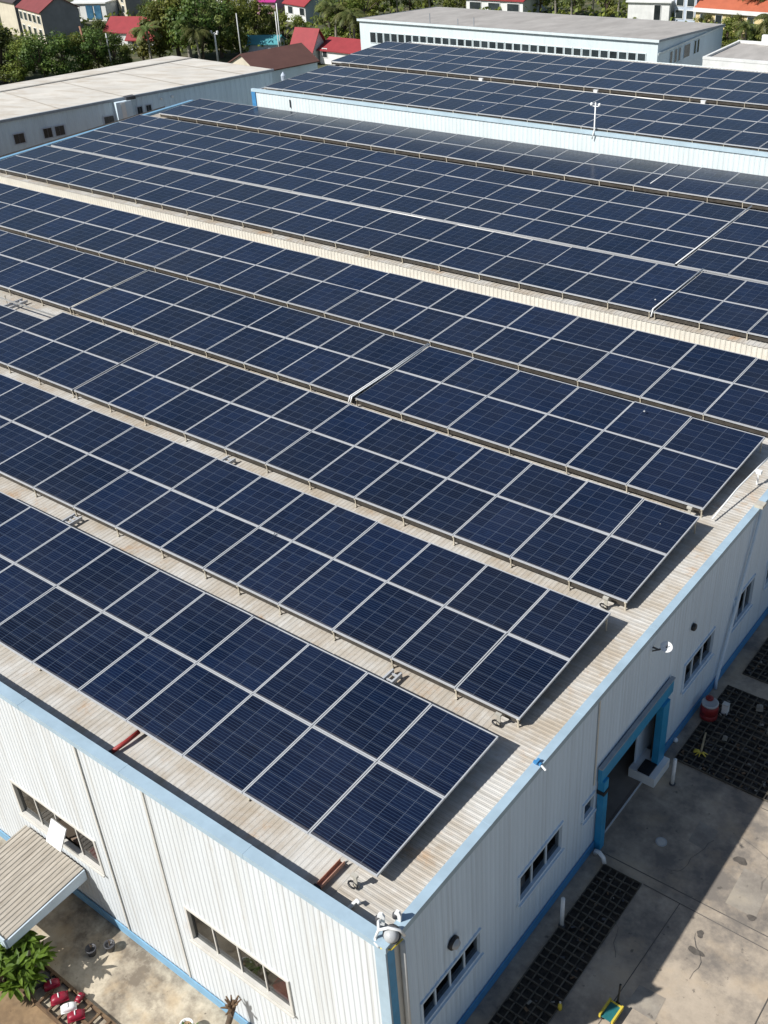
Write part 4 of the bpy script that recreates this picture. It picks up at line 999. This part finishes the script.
# ------------------------------------------------------------------ houses
def house(name, label, L, R, d, h, roof, wm, rm, rh=1.0, wins=(), sidem=None, ov=.2, base=GF, cat='house', ridge='along', fascia=None, side_wins=()):
    """front wall from L to R (world xy), depth d behind it, eaves h; wins: (u0,u1,z0,z1) along the front"""
    L, R = Vector(L), Vector(R); W = (R-L).length; rz = atan2((R-L).y, (R-L).x)
    e = empty(name, label, cat, (L.x, L.y, base), rz)
    b = MB(); b.weld = True; b.quad((0, 0, 0), (W, 0, 0), (W, 0, h), (0, 0, h)); b.quad((0, d, 0), (W, d, 0), (W, d, h), (0, d, h))
    for x in (0, W):
        if roof == 'gable' and ridge == 'along': b.poly([(x, 0, 0), (x, d, 0), (x, d, h), (x, d/2, h+rh), (x, 0, h)], 1)
        else: b.quad((x, 0, 0), (x, d, 0), (x, d, h), (x, 0, h), 1)
    if roof == 'gable' and ridge != 'along': b.tri((0, 0, h), (W, 0, h), (W/2, 0, h+rh)); b.tri((0, d, h), (W, d, h), (W/2, d, h+rh))
    b.build('wall', [M[wm], M[sidem or wm]], e)
    r = MB()
    if roof == 'gable' and ridge == 'along':
        k = rh/(d/2); t = .08
        r.prism([(-ov, h-ov*k), (d/2, h+rh), (d+ov, h-ov*k), (d+ov, h-ov*k+t), (d/2, h+rh+t*1.3), (-ov, h-ov*k+t)], -ov, W+ov, axis='x')
    elif roof == 'gable':
        k = rh/(W/2); t = .08
        r.prism([(-ov, h-ov*k), (W/2, h+rh), (W+ov, h-ov*k), (W+ov, h-ov*k+t), (W/2, h+rh+t*1.3), (-ov, h-ov*k+t)], -ov, d+ov)
    else:
        r.box(-ov, W+ov, -ov, d+ov, h+.002, h+.14)
    r.build('roof', M[rm], e)
    if fascia:
        f = MB(); f.box(-ov, W+ov, -ov-.06, -ov-.01, h-.3, h+.05); f.build('fascia', M[fascia], e)
    for (u0, u1, z0, z1) in wins:
        b = MB(); b.box(u0-.06, u1+.06, -.04, -.005, z0-.06, z1+.06); w_ = b.build('window', M['h_white'], e)
        b = MB(); b.box(u0, u1, -.055, -.041, z0, z1); b.build('pane', M['far_glass'], w_)
    for (v0, v1, z0, z1) in side_wins:
        b = MB(); b.box(W+.005, W+.04, v0-.06, v1+.06, z0-.06, z1+.06); w_ = b.build('window', M['h_white'], e)
        b = MB(); b.box(W+.041, W+.055, v0, v1, z0, z1); b.build('pane', M['far_glass'], w_)
    return e
def wrow(W, n, z0, z1, wd): return [(W*(k+.5)/n-wd/2, W*(k+.5)/n+wd/2, z0, z1) for k in range(n)]
house('house', 'cream two-storey house with maroon roof and grey gable wall, far left', (-105.9, 69.4), (-99.2, 67.4), 4.2, 3.2, 'gable', 'h_cream', 'r_maroon', 1.2, wrow(6.9, 5, 2.0, 2.75, .8)+wrow(6.9, 4, .6, 1.4, .75), 'h_grey')
house('house', 'dark-roofed grey house with a blank cream end wall at the far left edge', (-111.4, 70.6), (-106.8, 69.6), 5, 3.5, 'gable', 'h_cream', 'r_dark', 1.4, (), 'h_grey')
house('house', 'white flat house with tall blue glass panels, far left', (-108.8, 78.7), (-104.5, 80.2), 3.5, 1.9, 'flat', 'h_white', 'h_white', 0, [(.3, .9, .7, 1.4)], 'h_bluegrey')
for x0, x1 in ((1.9, 2.8), (3.0, 3.9)):
    b = MB(); b.box(x0, x1, -.06, -.005, .2, 1.7); b.build('glass_panel', M['blue_glass'], sc.objects['house.002'])
house('house', 'low house with bright red roof and white verge, behind the workshop roof', (-92.2, 69.8), (-86.8, 71.2), 3.6, 1.3, 'gable', 'h_white', 'r_red', 1.1, wrow(6.5, 3, .5, 1.3, .7))
house('house', 'small white annex with red roof in front of the low red-roofed house', (-87.6, 68.9), (-84.9, 69.9), 2.2, 1.0, 'gable', 'h_white', 'r_red', .8, [(.5, 1.1, .3, .9)])
house('house', 'orange-roofed white house high up behind the large trees', (-105.4, 84.1), (-99.8, 86.6), 5, 1.9, 'gable', 'h_white', 'r_orange', .9, wrow(6, 3, .5, 1.3, .7))
house('house', 'pale grey house beside the orange-roofed one', (-100.3, 83.8), (-97.5, 85.0), 4, 2.8, 'flat', 'h_cream', 'r_pale', 0, [(.6, 1.4, 1.2, 2.0)], 'h_grey')
house('house', 'white two-storey house half hidden by the dark trees at the top', (-94.3, 89.6), (-90.2, 91.9), 5, 3.0, 'flat', 'h_white', 'h_white', 0, wrow(4.6, 2, 1.3, 2.2, .8), 'h_bluegrey')
house('house', 'small pink house with magenta roof at the top of the photo', (-88.8, 89.2), (-86.6, 89.9), 4, 1.4, 'gable', 'h_pink', 'r_magenta', .7, [(.6, 1.5, .4, 1.0)])
house('house', 'white house with red roof and grey side wall above the temple roof', (-82.6, 87.3), (-78.6, 86.2), 5, 1.9, 'gable', 'h_white', 'r_red', 1.5, wrow(4.7, 2, .9, 1.6, .9), 'h_bluegrey')
house('shrine', 'steep red-roofed shrine with white edge between two red roofs', (-66.2, 70.2), (-63.9, 70.3), 2.4, 1.1, 'gable', 'h_white', 'r_red', 1.7, (), None, .3, cat='shrine', ridge='along')
house('house', 'long low white building under a plain red roof beside the shrine', (-63.6, 71.2), (-55.0, 71.0), 3.4, 1.2, 'gable', 'h_white', 'r_red', .7, [(.4, .9, .6, 1.3)])
house('shed', 'small shed with teal roof among the trees left of the shrine', (-73.8, 72.0), (-70.8, 73.2), 2.0, .9, 'gable', 'h_bluegrey', 'r_teal', .5, (), cat='shed')
# brown-roofed shed just beyond the workshop
sd_ = Vector((sin(radians(18)), cos(radians(18)))); s0 = Vector((-55.1, 54.6))
house('shed', 'shed with dark brown roof and cream gable beyond the workshop end', s0, s0+sd_*5.2, 5.0, 3.1, 'gable', 'neigh_wall', 'r_brown', .95, (), 'h_cream', .15, cat='shed')
house('house', 'white house with thin red roof at the top, right of centre', (-65.0, 96.8), (-58.0, 96.9), 5, 1.6, 'gable', 'h_white', 'r_red', .7, wrow(7, 3, .4, 1.3, 1.4))
house('house', 'white flat-roofed house behind the right end of the warehouse', (-45.6, 96.0), (-41.6, 96.6), 4, 2.2, 'flat', 'h_white', 'h_white', 0, [(2.6, 3.2, .7, 2.0)])
house('house', 'blue-grey three-storey house between the white and the yellow house', (-41.4, 97.3), (-39.2, 97.2), 4, 2.9, 'flat', 'h_bluegrey', 'h_white', 0, wrow(2.2, 2, .8, 1.5, .7)+wrow(2.2, 2, 1.9, 2.5, .7))
house('house', 'yellow house with orange tiled roof at the top right', (-38.9, 96.6), (-26.5, 95.6), 6, 1.9, 'gable', 'h_yellow', 'r_orange', 1.3, wrow(12.6, 8, .7, 1.4, .6), fascia='h_white')
house('house', 'tiny white house at the top edge between the maroon roof and the blue glass', (-118.1, 86.1), (-113.6, 87.2), 4, 2.0, 'gable', 'h_white', 'r_red', .7, wrow(4.6, 2, .8, 1.5, .7))
house('house', 'small house with dark teal roof in the top left corner', (-126.0, 80.0), (-121.2, 81.5), 4, 2.2, 'gable', 'h_white', 'r_teal', .9, wrow(5, 2, .8, 1.5, .7))
house('house', 'narrow grey and white house with a balcony slot, right of the blue glass', (-106.4, 83.2), (-102.6, 81.7), 3, 2.9, 'flat', 'h_cream', 'h_white', 0, wrow(4, 2, .7, 1.4, .8)+wrow(4, 2, 1.8, 2.5, .8), 'h_grey')
house('house', 'pale house with orange roof among the distant trees above the palms', (-100.4, 93.4), (-97.0, 93.9), 4, 2.3, 'gable', 'h_white', 'r_orange', .8, wrow(3.4, 2, 1.0, 1.7, .7))
house('house', 'white house with blue-grey side beyond the yellow house', (-37.0, 107.5), (-31.0, 107.2), 6, 3.2, 'flat', 'h_white', 'h_white', 0, wrow(6, 3, 1.6, 2.5, .9))
# flat white building at the right edge
fx0, fx1, fy0, fy1, fz = -24.35, 4.0, 65.2, 71.0, -1.5
FB = empty('annex', 'white flat-roofed annex with raised rim at the right edge', 'annex', (-10, fy0, GF))
b = PB(); b.quad((fx0, fy0, GF), (fx1, fy0, GF), (fx1, fy0, fz), (fx0, fy0, fz)); b.quad((fx0, fy0, GF), (fx0, fy1, GF), (fx0, fy1, fz), (fx0, fy0, fz)); b.quad((fx0, fy1, GF), (fx1, fy1, GF), (fx1, fy1, fz), (fx0, fy1, fz)); b.build('wall', M['h_white'], root=FB)
b = PB(); b.quad((fx0+.15, fy0+.15, fz-.12), (fx1, fy0+.15, fz-.12), (fx1, fy1-.15, fz-.12), (fx0+.15, fy1-.15, fz-.12)); b.build('roof', M['flat_roof'], root=FB)
b = PB(); b.box(fx0-.02, fx1, fy0-.02, fy0+.15, fz-.14, fz+.03); b.box(fx0-.02, fx0+.15, fy0+.152, fy1-.152, fz-.14, fz+.02); b.box(fx0-.02, fx1, fy1-.15, fy1+.02, fz-.14, fz+.04); b.build('rim', M['h_white'], root=FB)
b = PB(); b.box(fx0+3.4, fx0+4.2, fy0-.03, fy0-.004, fz-1.3, fz-.75); w_ = b.build('window', M['h_white'], root=FB)
b = MB(); b.box(fx0+3.45, fx0+4.15, fy0-.045, fy0-.031, fz-1.25, fz-.8); b.v = [tuple(Vector(p)-Vector(FB.location)) for p in b.v]; b.build('pane', M['far_glass'], w_)
b = PB(); b.box(fx0+2.0, fx0+2.14, fy0-.2, fy0-.06, fz-1.4, fz-.55); b.build('flue', M['dark_grey'], root=FB)
b = PB(); b.box(fx0+1.8, fx0+2.3, fy1-.5, fy1-.2, fz-.1, fz+.55); b.build('chimney', M['h_white'], root=FB)

# poles
def pole(name, label, x, y, h, m, r=.06, arms=0, cat='pole', lean=0):
    e = empty(name, label, cat, (x, y, GF))
    b = MB(); b.tube([(0, 0, 0), (lean*h, 0, h)], [r, r*.8], 8); b.build('shaft', M[m], e, smooth=True)
    for k in range(arms):
        b = MB(); z = h-.15-k*.4; b.box(lean*h-.45+k*.12, lean*h+.45-k*.12, -.04, .04, z, z+.09); b.build('cross_arm', M[m], e)
        for sx in (-1, 1):
            b = MB(); b.lathe([(.07, 0), (.12, .06), (.1, .2), (0, .24)], (lean*h+sx*(.42-k*.12), 0, z+.09), 8); b.build('insulator', M['white_paint'], e)
pole('utility_pole', 'leaning rust-brown pole in front of the trees behind the workshop', -81.6, 59.4, 4.1, 'rust_pole', .12, 0, 'utility pole', -.16)
pole('utility_pole', 'thin grey pole beside the rust-brown one', -80.2, 60.6, 3.4, 'pole', .07)
pole('antenna_mast', 'white mast with paired antenna heads in front of the palms', -73.7, 68.0, 2.6, 'white_paint', .10, 1, 'antenna mast')
pole('street_lamp', 'tall thin grey lamp post beside the brown-roofed shed', -71.0, 68.5, 4.3, 'pole', .06, 0, 'street lamp')
pole('street_lamp', 'tall white lamp post above the ridge of the brown-roofed shed', -70.6, 73.5, 4.4, 'white_paint', .06, 0, 'street lamp')
pole('utility_pole', 'short white pole beside the steep red shrine roof', -67.9, 70.4, 4.3, 'white_paint', .05, 0, 'utility pole')

# ------------------------------------------------------------------ trees
def tree_mesh(seed, lobes, n, leaf_s, spread, squash=.8):
    """unit-height tree: trunk+limbs mesh, crown mesh of many small leaf quads gathered in clumps"""
    q = random.Random(seed); t = MB(); c = MB(); tops = []
    t.tube([(0, 0, 0), (q.uniform(-.02, .02), q.uniform(-.02, .02), .25), (q.uniform(-.04, .04), q.uniform(-.04, .04), .5)], [.04, .03, .022], 7)
    for k in range(lobes):
        a = 2*pi*k/lobes + q.uniform(-.5, .5); r = spread*q.uniform(.25, 1) if k else 0; z = q.uniform(.2, .88) - .2*(r/spread)**2*.6 if k else .86
        p = Vector((r*cos(a), r*sin(a), z)); rad = q.uniform(.12, .22)*(1.15 if k % 3 == 0 else .85); tops.append((p, rad))
        t.tube([(0, 0, .28), tuple(p*.55+Vector((0, 0, .14))), tuple(p)], [.02, .012, .005], 5)
    for i in range(n):
        p, rad = q.choice(tops)
        v = Vector((q.gauss(0, 1), q.gauss(0, 1), q.gauss(0, 1))).normalized(); rr = rad*(q.random()**.4)*q.choice((1, 1, 1, 1.25))
        o = p + Vector((v.x*rr, v.y*rr, v.z*rr*squash))
        if o.z < .08: o.z = .08 + q.random()*.1
        nrm = (v + Vector((q.uniform(-.7, .7), q.uniform(-.7, .7), q.uniform(-.2, .9)))).normalized()
        s = nrm.orthogonal().normalized(); s.rotate(Matrix.Rotation(q.uniform(0, 6.28), 3, nrm)); u = nrm.cross(s); L = leaf_s*q.uniform(.6, 1.3)
        c.quad(tuple(o-s*L-u*L*.55), tuple(o+s*L*.2-u*L*.7), tuple(o+s*L+u*L*.3), tuple(o-s*L*.2+u*L*.75))
    return t, c
def palm_mesh(seed, nf=15):
    q = random.Random(seed); t = MB(); c = MB(); bx, by = q.uniform(-.06, .06), q.uniform(-.06, .06); H = .72
    t.tube([(0, 0, 0), (bx*.3, by*.3, H*.4), (bx, by, H)], [.03, .022, .018], 8)
    for k in range(nf):
        a = 2*pi*k/nf + q.uniform(-.2, .2); el = q.uniform(-.1, 1.1); L = q.uniform(.30, .44)
        pts = []; p = Vector((bx, by, H)); d = el
        for i in range(7):
            pts.append(p.copy()); p = p + Vector((cos(a)*cos(d), sin(a)*cos(d), sin(d)))*L/6; d -= .30
        for i in range(6):
            m0, m1 = pts[i], pts[i+1]; ax = (m1-m0).normalized(); sd2 = ax.cross(Vector((0, 0, 1))).normalized()
            for j in range(3):
                b0 = m0.lerp(m1, j/3); lw = .11*(1-abs(i-2.5)/4.2)*q.uniform(.8, 1.15)
                for sg in (-1, 1):
                    tip = b0 + sd2*sg*lw + ax*.05 + Vector((0, 0, -lw*.55)); c.tri(tuple(b0), tuple(b0+ax*.024), tuple(tip))
    return t, c
protos = {}
def proto(kind):
    if kind in protos: return protos[kind]
    seed, lobes, n, ls, sp, lm, sq = dict(broad=(1, 11, 2600, .024, .36, 'leaf', .8), dense=(2, 14, 3000, .022, .40, 'leaf_dark', .75), tall=(3, 10, 2600, .022, .26, 'leaf', .95),
        pale=(4, 10, 2300, .023, .34, 'leaf_pale', .8), bushy=(5, 12, 2300, .028, .48, 'leaf', .6), dark=(6, 12, 2800, .022, .32, 'leaf_dark', .9), palm=(7, 0, 0, 0, 0, 'frond', 1), palm2=(8, 0, 0, 0, 0, 'frond', 1))[kind]
    if kind.startswith('palm'): t, c = palm_mesh(seed, 15 if kind == 'palm' else 19); tm = t.mesh('trunk', M['palm_bark'])
    else: t, c = tree_mesh(seed, lobes, n, ls, sp, sq); tm = t.mesh('trunk', M['bark'])
    protos[kind] = (tm, c.mesh('crown', M[lm])); return protos[kind]
tr = random.Random(21)
def tree(kind, x, y, h, label, group, wide=1.0):
    tm, cm = proto(kind); pal = kind.startswith('palm')
    e = empty('palm_tree' if pal else 'tree', label, 'palm tree' if pal else 'tree', (x, y, GG), tr.uniform(0, 6.28), group)
    e.scale = (h*wide, h*wide, h)
    link('trunk', tm, e); link('crown', cm, e)
TREES = [('palm', -79.0, 64.4, 4.4), ('palm', -74.6, 66.6, 4.0), ('palm', -77.6, 68.2, 5.6), ('palm', -63.9, 76.6, 4.2), ('palm', -69.4, 79.4, 4.4), ('tpalm', -60.2, 98.4, 3.8), ('tpalm', -53.2, 98.6, 3.9), ('tpalm', -69.2, 96.0, 3.4), ('tpalm', -72.6, 94.6, 3.2), ('rpalm', -27.4, 84.6, 4.4), ('belt', -87.2, 53.5, 4.6), ('belt', -84.5, 53.7, 3.9), ('belt', -83.2, 55.1, 4.1), ('belt', -82.3, 56.8, 3.7), ('belt', -82.1, 58.7, 3.7), ('belt', -81.3, 59.9, 4.0), ('belt', -80.4, 61.2, 3.3), ('belt', -80.8, 62.9, 2.0), ('belt', -92.2, 57.9, 3.2), ('belt', -88.2, 57.6, 3.2), ('belt', -88.0, 52.2, 4.4), ('belt', -88.9, 65.2, 2.6), ('belt', -92.8, 69.6, 2.4), ('mass', -81.1, 65.2, 3.4), ('mass', -79.9, 66.3, 5.9), ('mass', -78.6, 67.6, 6.2), ('mass', -75.8, 68.1, 6.1), ('mass', -75.1, 69.9, 5.5), ('mass', -74.0, 71.3, 5.3), ('mass', -74.7, 74.5, 4.5), ('mass', -86.2, 72.5, 5.4), ('mass', -84.0, 75.5, 5.4), ('mass', -80.8, 76.7, 4.7), ('mass', -91.8, 79.9, 4.9), ('mass', -95.4, 78.7, 3.4), ('mass', -81.5, 79.8, 4.4), ('mass', -89.0, 82.1, 4.3), ('palm', -76.4, 66.9, 4.8), ('palm', -67.6, 78.2, 4.4), ('palm', -65.4, 77.9, 4.4), ('mid', -75.2, 76.5, 3.0), ('mid', -72.7, 76.3, 2.9), ('mid', -74.1, 80.1, 2.1), ('mid', -71.7, 82.0, 3.3), ('mid', -68.0, 80.1, 3.8), ('mid', -65.5, 78.9, 4.2), ('mid', -76.0, 88.8, 3.5), ('mid', -72.4, 88.7, 3.7), ('mid', -74.2, 93.1, 2.8), ('mid', -80.3, 82.6, 2.7), ('top', -73.5, 94.6, 2.8), ('top', -71.8, 95.8, 2.5), ('top', -70.0, 97.0, 2.8), ('top', -67.4, 97.1, 3.0), ('top', -66.2, 98.1, 2.8), ('top', -59.4, 99.0, 2.9), ('top', -57.5, 99.5, 3.2), ('top', -53.4, 99.6, 2.9), ('top', -49.8, 99.6, 3.1), ('tpalm', -58.2, 98.7, 3.4), ('tpalm', -55.3, 99.0, 3.6), ('tpalm', -51.4, 99.6, 3.6), ('tpalm', -48.4, 99.4, 3.5), ('right', -41.5, 97.7, 1.6), ('right', -37.6, 95.9, 2.0), ('right', -33.2, 90.6, 2.9), ('right', -31.4, 89.4, 2.7), ('right', -29.6, 87.5, 3.2), ('right', -29.0, 88.6, 3.0), ('right', -26.6, 86.1, 3.9), ('right', -34.5, 95.9, 2.2), ('rpalm', -33.4, 98.3, 4.7), ('rpalm', -29.9, 86.5, 3.6), ('far', -135.3, 90.2, 5.0), ('far', -106.4, 91.8, 3.5), ('far', -102.8, 94.4, 3.2), ('far', -95.8, 102.5, 3.5), ('far', -90.0, 102.5, 3.7), ('far', -82.5, 100.1, 3.3), ('far', -82.3, 107.7, 3.7), ('far', -77.2, 109.0, 3.6), ('far', -71.5, 109.0, 2.7), ('far', -66.7, 110.3, 3.5), ('far', -62.9, 112.8, 3.8), ('far', -57.7, 112.7, 3.5), ('far', -51.6, 113.0, 2.9), ('far', -47.0, 115.6, 3.4), ('far', -41.4, 114.4, 3.3), ('far', -119.1, 97.9, 4.2), ('far', -106.9, 102.8, 3.7), ('far', -101.2, 102.7, 3.0)]
KIND = dict(belt=('dense', 'dark', 'broad'), mass=('broad', 'tall', 'dense', 'pale'), mid=('broad', 'pale', 'bushy'), top=('pale', 'broad', 'tall'), right=('bushy', 'pale', 'broad'), far=('broad', 'dark', 'pale'))
LAB = dict(belt='dense dark green tree in the belt behind the workshop roof', mass='leafy green tree in the tall thicket right of the low red roof', palm='palm with drooping fronds among the trees left of the warehouse',
           mid='bushy green tree around the shrine and the brown-roofed shed', top='pale green tree showing above the back edge of the warehouse roof', tpalm='palm in the row above the back edge of the warehouse',
           right='leafy bush between the warehouse, the annex and the yellow house', rpalm='palm in front of the yellow house at the right edge', far='distant tree behind the houses along the top edge')
GRP = dict(belt='trees behind the workshop', mass='thicket behind the workshop', palm='palms left of the warehouse', mid='trees around the shrine', top='trees behind the warehouse', tpalm='palms behind the warehouse', right='bushes by the yellow house', rpalm='palms by the yellow house', far='distant trees along the top')
for i, (k, x, y, h) in enumerate(TREES):
    kind = ('palm', 'palm2')[i % 2] if 'palm' in k else KIND[k][i % len(KIND[k])]
    tree(kind, x, y, h*tr.uniform(.95, 1.1)*{'far': .8, 'mass': .9, 'right': .8}.get(k, 1), LAB[k], GRP[k], {'belt': 1.15, 'far': 1.5, 'right': 1.2, 'mid': 1.15}.get(k, 1.0) * (1.15 if 'palm' in k else 1))
# undergrowth that reads as one mass between the tree trunks
q = random.Random(77); b = MB()
for i in range(9000):
    t = q.random(); x = -118 + 100*t + q.uniform(-2, 2); y = (58 + 34*min(1, t*1.25)) + q.uniform(-6, 26)
    if -56 < x < -20 and y < 76: continue
    o = Vector((x, y, GG + q.random()**1.5*1.1)); n_ = Vector((q.uniform(-1, 1), q.uniform(-1, 1), q.uniform(.1, 1))).normalized(); s = n_.orthogonal().normalized(); u = n_.cross(s); L = q.uniform(.12, .3)
    b.quad(tuple(o-s*L-u*L*.6), tuple(o+s*L*.3-u*L*.7), tuple(o+s*L+u*L*.3), tuple(o-s*L*.2+u*L*.8))
tag(b.build('undergrowth', M['leaf']), None, None, kind='stuff')
